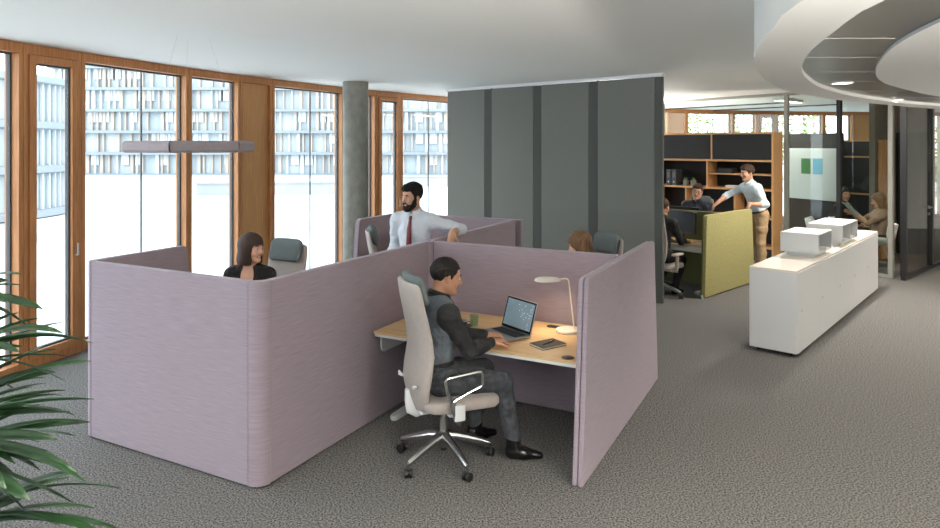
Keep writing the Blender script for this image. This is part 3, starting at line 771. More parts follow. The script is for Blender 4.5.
# white wire armchairs
def make_shell(label,group='white shell chairs in the glazed room'):
    t=thing('shell_chair',label,'chair',group=group)
    rings=[]; n=17
    prof=[(.26,.44,.0),(.22,.45,.0),(.05,.42,.0),(-.12,.42,.0),(-.19,.47,.02),(-.23,.60,.03),(-.27,.80,.03)]
    vs=[];fs=[]
    for i,(x,z,cu) in enumerate(prof):
        for k in range(n):
            u=2*k/(n-1)-1; wv=.23+(.05 if 1<i<6 else 0)
            rise=(.17*abs(u)**3 if 1<i<6 else .03*u*u)
            vs.append((x+(.10*abs(u)**2 if i>=4 else 0), u*wv, z+rise))
    for i in range(len(prof)-1):
        for k in range(n-1): a=i*n+k; fs.append((a,a+1,a+n+1,a+n))
    o=MB().add(vs,fs).build('seat_shell',mat('white_plastic',(228,228,226),.35),t,ang=80)
    sd=o.modifiers.new('solid','SOLIDIFY'); sd.thickness=.012; sd.offset=0
    for sx in (-1,1):
        for sy in (-1,1):
            MB().tube([(sx*.04,sy*.05,.40),(sx*.20,sy*.20,0.0)],.008,8).build('leg',M_alub,t)
    return t
sc1=make_shell('white shell armchair behind the glass near the whiteboard'); sc1.location=(6.62,12.72,0); sc1.rotation_euler=(0,0,rad(-30))
sc2=dup(sc1,(7.28,11.96,0),rad(150),'white shell armchair under the woman reading')
sc3=dup(sc1,(7.20,12.95,0),rad(-60),'white shell armchair of the seated person in the dark room')

# ---------------------------------------------------------------- palm at the left edge
M_leaf=mat('palm_leaf',(14,40,16),.42,rgb2=(30,66,25),nscale=5,stretch=(1,1,1),spec=.6)
M_cane=mat('palm_cane',(74,66,40),.8,noise=.2,nscale=30)
pp=Vector((-2.05,2.15,0))
pt=thing('potted_palm','large potted palm with long dark green leaf blades at the left edge','plant',pp)
MB().lathe([(.17,0),(.19,.02),(.22,.38),(.215,.40),(.19,.40),(.185,.36),(.001,.36)],n=40).build('pot',mat('dark_pot',(60,60,60),.5),pt)
MB().lathe([(.184,.355),(.18,.37),(.001,.375)],n=30).build('soil',mat('soil',(50,38,28),1,noise=.3,nscale=60),pt)
random.seed(21)
def P3(px,py,D): return Vector(((px-470)/674*D, D, 2.2-(py-145)/674*D))
hubs=[((-52,300),1.95,[(8,280),(21,285),(9,303),(43,309),(30,328)]),
      ((-62,372),1.85,[(64,322),(63,333),(68,356),(93,343),(20,352),(40,318)]),
      ((-70,430),1.75,[(91,361),(58,349),(66,390),(94,399),(55,372),(70,412)]),
      ((-58,452),2.05,[(90,422),(76,436),(40,442),(48,451),(60,420)]),
      ((-75,455),1.65,[(78,473),(72,502),(54,466),(86,482),(30,500)]),
      ((-60,540),1.85,[(119,488),(22,499),(122,530),(60,525),(95,508),(40,545)]),
      ((-40,585),1.7,[(75,560),(30,540),(100,575)])]
stems=MB()
for hi,((hx_,hy_),D,tips) in enumerate(hubs):
    hub=P3(hx_,hy_,D)-pp
    base=Vector((random.uniform(-.06,.06),random.uniform(-.06,.06),.37))
    cane=MB().tube([base,base*.5+Vector((base.x*.5,base.y*.5,hub.z*.35+.1)),Vector((base.x*1.3,base.y*1.3,max(.5,hub.z*.75))),hub],[.013,.011,.008,.005],8)
    cane.build('stem',M_cane,pt)
    extra=[]
    for q in range(4):   # blades on the far side of the fan, out of the frame
        a=random.uniform(100,260); extra.append(hub+Vector((math.cos(rad(a))*.36,math.sin(rad(a))*.36,random.uniform(-.15,.2))))
    tips2=[(tx-random.uniform(12,55),ty+random.uniform(-38,38)) for tx,ty in tips]
    tg=[(P3(tx,ty,D+random.uniform(-.18,.18))-pp) for tx,ty in tips+tips2]+extra
    for tip in tg:
        dv=tip-hub; L=dv.length
        side=dv.cross(Vector((0,0,1))).normalized(); up=side.cross(dv).normalized()
        roll=random.uniform(-.7,.7); sd=(side*math.cos(roll)+up*math.sin(roll)); nn=sd.cross(dv).normalized()
        if nn.z<0: nn=-nn
        wmax=random.uniform(.011,.020); sag=L*random.uniform(.04,.12)
        n=12; vs=[];fs=[]
        for i in range(n+1):
            u=i/n; c=hub+dv*u+Vector((0,0,1))*sag*(4*u*(1-u))
            wd=wmax*min(1,(u*5)**.7+.12)*(1-u**5)**.7+.0008
            for s_,f_ in ((-1,1),(-.5,.35),(0,0),(.5,.35),(1,1)):
                vs.append(c+sd*wd*s_+nn*wd*.32*f_)
        for i in range(n):
            for k in range(4): a=i*5+k; fs.append((a,a+1,a+6,a+5))
        o=MB().add(vs,fs).build('leaf_blade',M_leaf,pt,ang=60)
        md=o.modifiers.new('solid','SOLIDIFY'); md.thickness=.0009

# ---------------------------------------------------------------- outdoors
M_snow=mat('pale_gravel',(190,193,196),.95,rgb2=(218,220,222),nscale=.12,ndetail=10)
o=MB().prism([(-260,-160),(260,-160),(260,300),(-260,300)],-3.0,-2.6).build('ground',M_snow); struct(o)
M_fac=glass('facade_pane',(.6,.6,.6),.5,.3)
M_fg=mat('facade_glazing',(138,150,156),.6,rgb2=(174,180,182),nscale=.35,stretch=(1,1,.25)); M_fs=mat('facade_slab',(126,134,139),.8); M_ft=mat('facade_timber',(162,152,142),.8); M_fb=mat('facade_blind',(184,188,190),.8)
def building(label,loc,rz,Wd,fl,fh,dp):
    t=thing('office_building',label,'building',loc,rz)
    B((0,0,0),(Wd,dp,fl*fh)).build('glazing',M_fg,t)
    for k in range(fl+1): B((-.4,-1.2,k*fh-.15),(Wd+.4,dp,k*fh+.3)).build('floor_slab',M_fs,t)
    random.seed(5)
    ti=MB(); bl=MB()
    for k in range(fl):
        x=0
        while x<Wd-2:
            x+=random.choice((.9,.9,1.3,1.3,2.2)); w_=random.choice((.25,.25,.5))
            (ti if random.random()<.6 else bl).box((x,-.5,k*fh+.31),(x+w_,-.05,(k+1)*fh-.16))
            if random.random()<.3: bl.box((x+.7,-.3,k*fh+.31+1.3),(x+1.9,-.02,(k+1)*fh-.16))
    ti.build('timber_fins',M_ft,t); bl.build('white_fins',M_fb,t)
    return t
building('long office building with timber fins seen through the windows',(-66,107,-2.6),0,92,9,3.4,14)
t=thing('office_building','round glazed office building seen through the far left window','building',(-39.8,45,-2.6))
MB().lathe([(11.5,0),(11.5,9.3)],n=96).build('glazing',M_fg,t)
for z in (0,2.9,5.8,8.8): MB().lathe([(11.7,z),(12.0,z+.1),(12.0,z+.5),(11.6,z+.6)],n=96).build('floor_slab',M_fs,t)
fn=MB()
for k in range(110):
    a=2*PI*k/110; M=Matrix.Rotation(a,4,'Z'); fn.box((11.55,-.05,.6),(11.75,.05,8.9),M)
fn.build('white_fins',M_fb,t)
# faint things on the pale ground
M_asph=mat('pale_asphalt',(146,150,153),.9,rgb2=(158,160,162),nscale=.4)
pts=[(-75,70),(-52,60),(-36,48),(-24,33),(-19,18),(-21,4),(-28,-10)]
vs=[];fs=[]
for i,(x,y) in enumerate(pts):
    a=Vector((*pts[max(0,i-1)],0)); b=Vector((*pts[min(len(pts)-1,i+1)],0)); d_=(b-a).normalized(); n_=Vector((-d_.y,d_.x,0))*2.6
    vs+=[Vector((x,y,-2.585))+n_,Vector((x,y,-2.585))-n_]
for i in range(len(pts)-1): fs.append((2*i,2*i+1,2*i+3,2*i+2))
o=MB().add(vs,fs).build('road',M_asph); struct(o)
for i,(x,y,L_,r_,lb_) in enumerate(((-26,64,16,8,'low pale concrete wall far out on the bright ground, left of the column'),(-8,78,26,-5,'long pale concrete wall far out on the bright ground behind the bearded man'))):
    tag(MB().box((0,0,0),(L_,.4,1.1)).box((0,-.15,1.1),(L_,.55,1.25)).build('site_wall',M_asph,loc=(x,y,-2.6),rot=(0,0,rad(r_))),lb_,'wall')
# trees behind the back office windows
M_tree=mat('tree_foliage',(110,128,60),.8,rgb2=(140,150,80),nscale=3)
for i,(x,y,s_) in enumerate(((9.5,30,3.4),(15,33,4.0),(21,29,3.2))):
    t=thing('garden_tree',['leafy green tree outside the back office windows, left one','leafy green tree outside the back office windows, middle one','leafy green tree outside the back office windows, right one'][i],'tree',(x,y,-2.6),0,'trees outside the back office')
    MB().tube([(0,0,0),(.05,0,2),(0,.1,s_+1)],[.16,.12,.06],10).build('trunk',M_cane,t)
    random.seed(i+40); vs=[];fs=[]
    for k in range(1500):
        d_=Vector((random.gauss(0,1),random.gauss(0,1),random.gauss(0,1))).normalized()*(random.random()**.4)
        c=Vector((d_.x*s_*.62,d_.y*s_*.62,s_+1+d_.z*s_*.6)); a=Vector((random.gauss(0,1),random.gauss(0,1),random.gauss(0,1))).normalized(); b_=a.orthogonal().normalized()
        q=len(vs); vs+=[c-a*.13,c+b_*.06,c+a*.13,c-b_*.06]; fs.append((q,q+1,q+2,q+3))
    MB().add(vs,fs).build('crown',M_tree,t)
# ---------------------------------------------------------------- people
def V(*a): return np.array(a, float)
def nrmz(v): return v/max(1e-9,np.linalg.norm(v))
def rotm(yaw=0,pitch=0,roll=0):
    """columns: forward x, left y, up z; yaw to the left, pitch>0 looks down, roll>0 tilts to the right"""
    y,p,r=rad(yaw),rad(pitch),rad(roll)
    Rz=np.array([[math.cos(y),-math.sin(y),0],[math.sin(y),math.cos(y),0],[0,0,1]])
    Ry=np.array([[math.cos(p),0,math.sin(p)],[0,1,0],[-math.sin(p),0,math.cos(p)]])
    Rx=np.array([[1,0,0],[0,math.cos(r),-math.sin(r)],[0,math.sin(r),math.cos(r)]])
    return Rz@Ry@Rx
class Field:
    def __init__(s,lo,hi,h):
        s.lo=np.array(lo,float); s.h=h; s.n=(np.ceil((np.array(hi)-s.lo)/h).astype(int)+1); s.D=np.full(s.n,.5,np.float32)
    def sub(s,c0,c1,pad):
        a=np.maximum(0,np.floor((np.minimum(c0,c1)-pad-s.lo)/s.h).astype(int)); b=np.minimum(s.n,np.ceil((np.maximum(c0,c1)+pad-s.lo)/s.h).astype(int)+1)
        if (b<=a).any(): return None
        ax=[(s.lo[i]+s.h*np.arange(a[i],b[i])).astype(np.float32) for i in range(3)]
        return tuple(slice(a[i],b[i]) for i in range(3)), ax[0][:,None,None],ax[1][None,:,None],ax[2][None,None,:]
    def blend(s,sl,d,k,op):
        A=s.D[sl]
        if op=='u':
            hh=np.maximum(k-np.abs(A-d),0)/k; s.D[sl]=np.minimum(A,d)-hh*hh*k*.25
        elif op=='s':
            d=-d; hh=np.maximum(k-np.abs(A-d),0)/k; s.D[sl]=np.maximum(A,d)+hh*hh*k*.25
    def cone(s,a,b,ra,rb,k=.02,nv=None,g=1.,off=0,op='u'):
        a=np.array(a,float); b=np.array(b,float); ra+=off; rb+=off
        q=s.sub(a,b,max(ra,rb)+k+.02)
        if q is None: return
        sl,X,Y,Z=q; ba=b-a; L2=float(ba@ba)+1e-12
        px,py,pz=X-a[0],Y-a[1],Z-a[2]
        t=np.clip((px*ba[0]+py*ba[1]+pz*ba[2])/L2,0,1)
        dx,dy,dz=px-t*ba[0],py-t*ba[1],pz-t*ba[2]
        if nv is not None:
            m=(dx*nv[0]+dy*nv[1]+dz*nv[2])*(g-1); dx=dx+m*nv[0]; dy=dy+m*nv[1]; dz=dz+m*nv[2]
        d=np.sqrt(dx*dx+dy*dy+dz*dz)-(ra+(rb-ra)*t)
        if nv is not None: d=d/ (1+(g-1)*.35)
        s.blend(sl,d,k,op)
    def ell(s,c,r,R=None,k=.02,off=0,op='u'):
        c=np.array(c,float); r=np.array(r,float)+off; R=np.eye(3) if R is None else R
        q=s.sub(c,c,r.max()+k+.02)
        if q is None: return
        sl,X,Y,Z=q; px,py,pz=X-c[0],Y-c[1],Z-c[2]
        l=[px*R[0,i]+py*R[1,i]+pz*R[2,i] for i in range(3)]
        k0=np.sqrt(sum((l[i]/r[i])**2 for i in range(3))); k1=np.sqrt(sum((l[i]/r[i]**2)**2 for i in range(3)))+1e-9
        s.blend(sl,k0*(k0-1)/k1,k,op)
    def clip(s,p,n,keep=1):
        """keep the side the normal points to"""
        X=(s.lo[0]+s.h*np.arange(s.n[0]))[:,None,None];Y=(s.lo[1]+s.h*np.arange(s.n[1]))[None,:,None];Z=(s.lo[2]+s.h*np.arange(s.n[2]))[None,None,:]
        d=-((X-p[0])*n[0]+(Y-p[1])*n[1]+(Z-p[2])*n[2])
        s.D=np.maximum(s.D,d.astype(np.float32))
    def fold(s,amp,fr=26,seed=0):
        X=(s.lo[0]+s.h*np.arange(s.n[0]))[:,None,None];Y=(s.lo[1]+s.h*np.arange(s.n[1]))[None,:,None];Z=(s.lo[2]+s.h*np.arange(s.n[2]))[None,None,:]
        w1=np.sin(fr*.5*X+1.3*seed)+np.sin(fr*.6*Z+seed); 
        s.D=s.D+(amp*(np.sin(fr*(X*.6+Z*.9)+2*np.sin(fr*.35*Y+seed)+w1)+.6*np.sin(fr*1.7*(Y*.8-Z*.6+X*.3)+w1))).astype(np.float32)
    def mesh(s):
        D=s.D; S=D<0
        for ax in range(3):
            sl=[slice(None)]*3; sl[ax]=0; S[tuple(sl)]=False; sl[ax]=-1; S[tuple(sl)]=False
        c=np.zeros(np.array(D.shape)-1,np.int8)
        for i in (0,1):
            for j in (0,1):
                for k in (0,1): c+=S[i:i+c.shape[0],j:j+c.shape[1],k:k+c.shape[2]]
        act=(c>0)&(c<8); idx=np.argwhere(act); vid=np.full(c.shape,-1,np.int32); vid[act]=np.arange(len(idx))
        acc=np.zeros((len(idx),3)); cnt=np.zeros((len(idx),1))
        cs=[(i,j,k) for i in (0,1) for j in (0,1) for k in (0,1)]
        for a in cs:
            for b in cs:
                if sum(b)-sum(a)==1 and sum(abs(b[i]-a[i]) for i in range(3))==1:
                    ia=tuple((idx+a).T); ib=tuple((idx+b).T); m=S[ia]!=S[ib]
                    da=D[ia];db=D[ib]; t=np.where(m,da/np.where(da==db,1,da-db),0).clip(0,1)
                    acc+=((np.array(a)+t[:,None]*(np.array(b)-np.array(a)))*m[:,None]); cnt[:,0]+=m
        v=s.lo+s.h*(idx+acc/np.maximum(cnt,1))
        F=[]
        for ax in range(3):
            o1,o2=[(1,2),(2,0),(0,1)][ax]
            A=[slice(None)]*3;Bq=[slice(None)]*3;A[ax]=slice(0,-1);Bq[ax]=slice(1,None)
            e=np.argwhere(S[tuple(A)]!=S[tuple(Bq)])
            e=e[(e[:,o1]>0)&(e[:,o2]>0)&(e[:,o1]<c.shape[o1])&(e[:,o2]<c.shape[o2])]
            def g(d1,d2):
                q=e.copy(); q[:,o1]-=d1; q[:,o2]-=d2; return vid[tuple(q.T)]
            quad=np.stack([g(1,1),g(0,1),g(0,0),g(1,0)],1)
            fl=~S[tuple(e.T)]
            quad[fl]=quad[fl][:,::-1]; F.append(quad)
        F=np.concatenate(F); F=F[(F>=0).all(1)]
        return v,F
def np_mesh(name,v,F,mats,parent,mi=None):
    me=bpy.data.meshes.new(name); me.vertices.add(len(v)); me.vertices.foreach_set('co',v.astype(np.float32).ravel())
    me.loops.add(F.size); me.loops.foreach_set('vertex_index',F.astype(np.int32).ravel())
    me.polygons.add(len(F)); me.polygons.foreach_set('loop_start',np.arange(0,F.size,4,dtype=np.int32)); me.polygons.foreach_set('loop_total',np.full(len(F),4,np.int32))
    for m in mats: me.materials.append(m)
    if mi is not None: me.polygons.foreach_set('material_index',mi.astype(np.int32))
    me.polygons.foreach_set('use_smooth',np.ones(len(F),bool)); me.update(calc_edges=True)
    o=bpy.data.objects.new(name,me); COL.objects.link(o); o.parent=parent; return o
def ik(S,W,l1,l2,pole):
    d=W-S; L=np.linalg.norm(d); L2=min(L,(l1+l2)*.999); d=nrmz(d)
    a=(l1*l1-l2*l2+L2*L2)/(2*L2); h=math.sqrt(max(0,l1*l1-a*a)); p=pole-d*(pole@d); p=nrmz(p)
    return S+d*a+p*h, S+d*L2
SKIN={}
def skinm(n,rgb):
    return [mat('skin_'+n,rgb,.5,noise=.05,nscale=18,spec=.35), mat('lips_'+n,tuple(int(a*b) for a,b in zip(rgb,(.88,.72,.70))),.5)]
def person(label,loc,az,h,pel,lean=0,tyaw=0,troll=0,female=False,s=1.05,head=(0,0,0),hoff=(0,0,0),arms=None,legs=None,skin=('a',(196,146,118)),hair='short',hairm=None,
           shirt=None,vest=None,trouser=None,shoem=None,sleeve=1.0,tuck=True,beard=None,tie=None,belt=None,glasses=False,smile=False,collar=True,bust=0,open_neck=False):
    root=thing('person',label,'person',loc,rad(az)); W=.88 if female else 1.0
    sk=skinm(*skin); pel=V(*pel)
    T=rotm(tyaw,lean,troll); F,Sd,U=T[:,0],T[:,1],T[:,2]
    nk=pel+U*.50*s-F*.0; bow=.02*s
    che=pel+U*.34*s-F*.005
    HR=rotm(*head); hF,hS,hU=HR[:,0],HR[:,1],HR[:,2]
    hc=nk+U*.045*s+hU*.115*s+hF*.022*s+V(*hoff)
    J={}
    for sd,sg in (('L',1),('R',-1)):
        J['sh'+sd]=nk-U*.072*s+Sd*sg*.176*s*W
        w=V(*arms[sd]['w']); pole=V(*arms[sd].get('pole',(-.3,sg*.4,-1)))
        J['el'+sd],J['wr'+sd]=ik(J['sh'+sd],w,.285*s,.26*s,pole)
        J['hp'+sd]=pel+V(0,0,-.01)+ rotm(tyaw*.4)[:,1]*sg*.088*s
        an=V(*legs[sd]['a']); pole=V(*legs[sd].get('pole',(1,0,.3)))
        J['kn'+sd],J['an'+sd]=ik(J['hp'+sd],an,.43*s,.42*s,pole)
        J['toe'+sd]=nrmz(V(*legs[sd].get('toe',(1,0,0))))
    pts=np.array([v for k,v in J.items() if not k.startswith('toe')]+[hc,pel])
    lo=pts.min(0)-.22; hi=pts.max(0)+.22; lo[2]=max(lo[2],-.02)
    def torso(f,off=0,parts='pbc',k=.06):
        if 'p' in parts: f.ell(pel+U*.02*s,V(.105,.160,.12)*s*V(1,1 if not female else 1.03,1),T,k,off)
        if 'b' in parts: f.ell(pel+U*.17*s-F*.005,V(.098,.135*W,.16)*s,T,k,off)
        if 'c' in parts:
            f.ell(che,V(.110,.150*W,.165)*s,T,k,off)
            f.cone(J['shL'],J['shR'],.052*s,.052*s,k,off=off)
            f.cone(nk-U*.01-F*.01,J['shL']*.75+nk*.25,.05*s,.046*s,.05,off=off); f.cone(nk-U*.01-F*.01,J['shR']*.75+nk*.25,.05*s,.046*s,.05,off=off)
            if female:
                for sg in (1,-1): f.ell(che+F*.075*s+Sd*sg*.065*s+U*.0,V(.055,.06,.06)*s,T,.04,off)
    def arm(f,sd,off=0,upto=1.0,k=.03):
        a,b,c=J['sh'+sd],J['el'+sd],J['wr'+sd]
        f.cone(a,a+(b-a)*.5,.054*s*W,.043*s*W,k,off=off); f.cone(a+(b-a)*.5,b,.043*s*W,.037*s*W,.02,off=off)
        if upto>0:
            e=b+(c-b)*upto; m=b+(c-b)*min(.35,upto)
            f.cone(b,m,.037*s*W,.039*s*W,.02,off=off)
            if upto>.35: f.cone(m,e,.039*s*W,(.039-.013*(upto-.35)/.65)*s*W,.02,off=off)
    def leg(f,sd,off=0,upto=1.0):
        a,b,c=J['hp'+sd],J['kn'+sd],J['an'+sd]
        f.cone(a,a+(b-a)*.5,.088*s,.072*s,.05,off=off); f.cone(a+(b-a)*.5,b,.072*s,.054*s,.03,off=off)
        m=b+(c-b)*.35; e=b+(c-b)*upto; back=-nrmz(J['toe'+sd])*.012*s
        f.cone(b,m+back,.053*s,.056*s,.03,off=off); f.cone(m+back,e,.056*s,(.056+(.036-.056)*(upto-.35)/.65)*s,.02,off=off)
    def headshape(f,off=0,lower=True):
        def P(x,y,z): return hc+(hF*x+hS*y+hU*z)*s
        f.ell(P(-.014,0,.034),V(.097,.076,.082)*s,HR,.03,off)
        f.ell(P(.030,0,-.015),V(.060,.060,.092)*s,HR,.03,off)
        for sg in (1,-1):
            f.cone(P(-.002,sg*.050,-.055),P(.058,sg*.014,-.098),.020*s,.016*s,.03,off=off)
        f.ell(P(.070,0,-.098),V(.018,.020,.017)*s,HR,.02,off)
        for sg in (1,-1): f.ell(P(.062,sg*.036,-.022),V(.022,.022,.024)*s,HR,.02,off)
    # ---- skin: one continuous mesh
    f=Field(lo,hi,h)
    torso(f)
    def hand(f,sd,sg):
        A=arms[sd]; wr=J['wr'+sd]; fd=nrmz(wr-J['el'+sd]); d=nrmz(V(*A['d'])) if 'd' in A else fd
        pn=V(*A.get('n',(0,0,-1))); pn=nrmz(pn-d*(pn@d)); lat=np.cross(d,pn)*sg   # thumb side for palm down
        q=s*.95*W; pe=wr+d*.085*q
        f.cone(wr-d*.01,wr+d*.03*q,.026*q,.030*q,.02,pn,1.5); f.cone(wr+d*.03*q+lat*.004,pe,.036*q,.038*q,.015,pn,2.3)
        curl=A.get('curl',35)
        for i,(off_,Ls) in enumerate(((.029,.92),(.010,1.0),(-.009,.94),(-.027,.75))):
            b=pe-d*.008*q+lat*off_*q; dirv=nrmz(d+lat*off_*3); cr=rad(curl*(.8+.12*i))
            for j,(l_,r_) in enumerate(((.043,.0088),(.027,.0080),(.022,.0072))):
                ang=cr*(.35 if j==0 else .62); ax=np.cross(dirv,pn)
                dirv=nrmz(dirv*math.cos(ang)+pn*math.sin(ang)); pn2=nrmz(pn-dirv*(pn@dirv))
                e=b+dirv*l_*Ls*q; f.cone(b,e,r_*q,(r_-.0007)*q,.004); b=e
            
        b=wr+d*.025*q+lat*.026*q; dv=nrmz(d*.65+lat*.7+pn*.25); e=b+dv*.036*q; f.cone(b,e,.013*q,.0105*q,.012)
        dv=nrmz(dv+d*.5+pn*.25); e2=e+dv*.030*q; f.cone(e,e2,.0100*q,.009*q,.005); f.cone(e2,e2+nrmz(dv+d*.3)*.022*q,.009*q,.0075*q,.005)
    for sd,sg in (('L',1),('R',-1)):
        arm(f,sd); hand(f,sd,sg); leg(f,sd)
        a=J['an'+sd]; tz=J['toe'+sd]; f.cone(a-tz*.02+V(0,0,-.05),a+tz*.13+V(0,0,-.065),.028*s,.022*s,.01); f.cone(a,a-tz*.015+V(0,0,-.04),.033*s,.030*s,.01)
    f.cone(nk-U*.02,hc-hU*.05*s-hF*.025*s,.054*s*(W**1.5),.053*s*(W**1.5),.03)
    headshape(f)
    def P(x,y,z): return hc+(hF*x+hS*y+hU*z)*s
    f.cone(P(.079,-.026,.022),P(.079,.026,.022),.010*s,.010*s,.016)
    for sg in (1,-1):
        f.ell(P(.096,sg*.031,.002),V(.016,.019,.013)*s,HR,.012,0,'s')
        f.ell(P(-.008,sg*.078,-.008),V(.019,.008,.031)*s,HR@rotm(sg*20,0,0),.008)
        f.ell(P(.004,sg*.086,-.006),V(.010,.006,.016)*s,HR,.006,0,'s')
    f.cone(P(.089,0,.008),P(.110,0,-.030),.0070*s,.0105*s,.012)
    for sg in (1,-1): f.ell(P(.096,sg*.012,-.035),V(.011,.008,.008)*s,HR,.008)
    mw=.026 if smile else .021; mz=-.058 if smile else -.063
    for sg in (1,-1):
        f.cone(P(.0825,0,-.061),P(.077,sg*mw,mz+.002),.0050*s,.0030*s,.006); f.cone(P(.0820,0,-.071),P(.076,sg*(mw-.003),mz-.002),.0060*s,.0030*s,.006)
    if smile:
        for sg in (1,-1): f.ell(P(.070,sg*.036,-.040),V(.020,.018,.018)*s,HR,.012)
        f.ell(P(.0875,0,-.0655),V(.010,.018,.004)*s,HR,.004,0,'s')
    v,Fq=f.mesh(); cen=v[Fq].mean(1)-hc
    lx_,ly_,lz_=cen@hF/s,cen@hS/s,cen@hU/s
    lips=(lx_>.074)&(np.abs(ly_)<mw+.004)&(lz_<-.054)&(lz_>-.080)&(np.abs(ly_)<(mw+.004)*(1-((lz_+.067)/.014)**2).clip(0,1)**.5)
    mi=np.where(lips,1,0)
    np_mesh('body',v,Fq,sk,root,mi)
    # eyes, brows
    M_eye=mat('eye_white',(225,220,214),.25); M_iris=mat('iris_dark',(50,34,24),.2)
    for sg in (1,-1):
        c=P(.0790,sg*.031,.001); e=MB(); n=16; 
        for (r0,r1,m_) in ((1,.45,0),(.45,0,1)):
            e.cur=m_; vs=[];fs=[]
            A=6
            th0=math.asin(min(1,r1)) if m_==0 else 0; 
            a0,a1=(math.asin(.45),PI) if m_==0 else (0,math.asin(.45))
            for i in range(A+1):
                a=a0+(a1-a0)*i/A
                for k in range(n):
                    t=2*PI*k/n; q=c+(hF*math.cos(a)+hS*math.sin(a)*math.cos(t)+hU*math.sin(a)*math.sin(t))*.0118*s; vs.append(tuple(q))
            for i in range(A):
                for k in range(n): fs.append((i*n+k,(i+1)*n+k,(i+1)*n+(k+1)%n,i*n+(k+1)%n))
            e.add(vs,fs)
        e.build('eye',[M_eye,M_iris],root,ang=180)
        lid=MB(); vs=[];fs=[]; nn=12
        for e0,e1 in ((14,80),(-75,-24)):
            k0=len(vs)
            for i in range(5):
                el=rad(e0+(e1-e0)*i/4)
                for k in range(nn+1):
                    t=rad(-80+160*k/nn); q=c+(hF*math.cos(el)*math.cos(t)+hS*math.cos(el)*math.sin(t)+hU*math.sin(el))*.0133*s; vs.append(tuple(q))
            for i in range(4):
                for k in range(nn): a_=k0+i*(nn+1)+k; fs.append((a_,a_+1,a_+nn+2,a_+nn+1))
        lid.add(vs,fs); lo_=lid.build('eyelid',sk[0],root,ang=180); md=lo_.modifiers.new('solid','SOLIDIFY'); md.thickness=.0012
        br=MB().tube([P(.0905,sg*.013,.022),P(.0925,sg*.026,.028),P(.086,sg*.040,.027),P(.076,sg*.050,.020)],[.0030*s,.0042*s,.0036*s,.0018*s],8); br.build('eyebrow',hairm,root,ang=180)
    if smile:
        MB().tube([P(.074,-.017,-.0635),P(.081,-.009,-.0645),P(.0825,0,-.065),P(.081,.009,-.0645),P(.074,.017,-.0635)],.0042*s,8).build('teeth',mat('teeth',(232,228,218),.3),root,ang=180)
    # ---- hair
    hh=min(h,.0055); f=Field(hc-.30*s if hair in('long',) else hc-.19*s,hc+.19*s,hh)
    X=(f.lo[0]+hh*np.arange(f.n[0]))[:,None,None]-hc[0];Y=(f.lo[1]+hh*np.arange(f.n[1]))[None,:,None]-hc[1];Z=(f.lo[2]+hh*np.arange(f.n[2]))[None,None,:]-hc[2]
    lx_=(X*hF[0]+Y*hF[1]+Z*hF[2])/s; ly_=(X*hS[0]+Y*hS[1]+Z*hS[2])/s; lz_=(X*hU[0]+Y*hU[1]+Z*hU[2])/s
    if hair=='short':
        f.ell(P(-.016,0,.040),V(.100,.079,.087)*s,HR,.01,.004)
        front=np.clip((lx_-.03)/.03,0,1); back=np.clip((-lx_-.03)/.03,0,1)
        line=.010*(1-front)*(1-back)+front*.062+back*(-.070)
        side=(np.abs(lx_-.022)<.012); line=np.where(side,-.028,line)
        f.D=np.maximum(f.D,((line-lz_)*s*.7).astype(np.float32))
        f.D+=(.0012*np.sin(240*lx_+9*np.sin(60*ly_))+.0012*np.sin(210*ly_+150*lz_)).astype(np.float32)
    elif hair=='full':
        f.ell(P(-.014,0,.046),V(.106,.083,.092)*s,HR,.01,.004); f.ell(P(.045,0,.085),V(.050,.062,.030)*s,HR,.03,.003)
        front=np.clip((lx_-.03)/.03,0,1); back=np.clip((-lx_-.03)/.03,0,1)
        line=.010*(1-front)*(1-back)+front*.064+back*(-.078)
        side=(np.abs(lx_-.024)<.013); line=np.where(side,-.03,line)
        f.D=np.maximum(f.D,((line-lz_)*s*.7).astype(np.float32))
        f.D+=(.002*np.sin(120*lx_+9*np.sin(40*ly_))+.0015*np.sin(170*ly_+90*lz_)).astype(np.float32)
    elif hair in('bob','long'):
        f.ell(P(-.016,0,.040),V(.112,.092,.094)*s,HR,.01)
        zl=-.135 if hair=='bob' else -.24
        f.cone(P(-.022,0,.02),P(-.030,0,zl*.7),.094*s,(.105 if hair=='bob' else .085)*s,.03)
        for sg in (1,-1): f.cone(P(-.018,sg*.052,.01),P(-.012,sg*.062,zl+.02),.042*s,.042*s,.03)
        f.D=np.maximum(f.D,((zl-lz_)*s).astype(np.float32))
        fr=.030 if hair=='bob' else .060
        face=np.minimum(np.minimum(lx_-.030,fr-lz_+(0 if hair=='bob' else -.5*np.abs(ly_))),.058-np.abs(ly_))   # >0 inside the face opening
        f.D=np.maximum(f.D,(face*s).astype(np.float32))
        inner=np.minimum(.05-np.abs(ly_),-.05-lz_); inner=np.minimum(inner,lx_+.03); f.D=np.maximum(f.D,(inner*s*.8).astype(np.float32))
        an_=np.arctan2(ly_,lx_+.02)
        f.D+=(.0016*np.sin(38*an_+3*np.sin(30*lz_))+.001*np.sin(71*an_+20*lz_)).astype(np.float32)
    v,Fq=f.mesh(); np_mesh('hair',v,Fq,[hairm],root)
    if beard:
        f=Field(hc-.16*s,hc+.12*s,min(h,.0055)); headshape(f,.0085); 
        f.cone(P(.093,0,-.047),P(.080,.026,-.062),.007*s,.007*s,.008); f.cone(P(.093,0,-.047),P(.080,-.026,-.062),.007*s,.007*s,.008); f.ell(P(.062,0,-.105),V(.034,.042,.028)*s,HR,.02)
        hh=f.h
        X=(f.lo[0]+hh*np.arange(f.n[0]))[:,None,None]-hc[0];Y=(f.lo[1]+hh*np.arange(f.n[1]))[None,:,None]-hc[1];Z=(f.lo[2]+hh*np.arange(f.n[2]))[None,None,:]-hc[2]
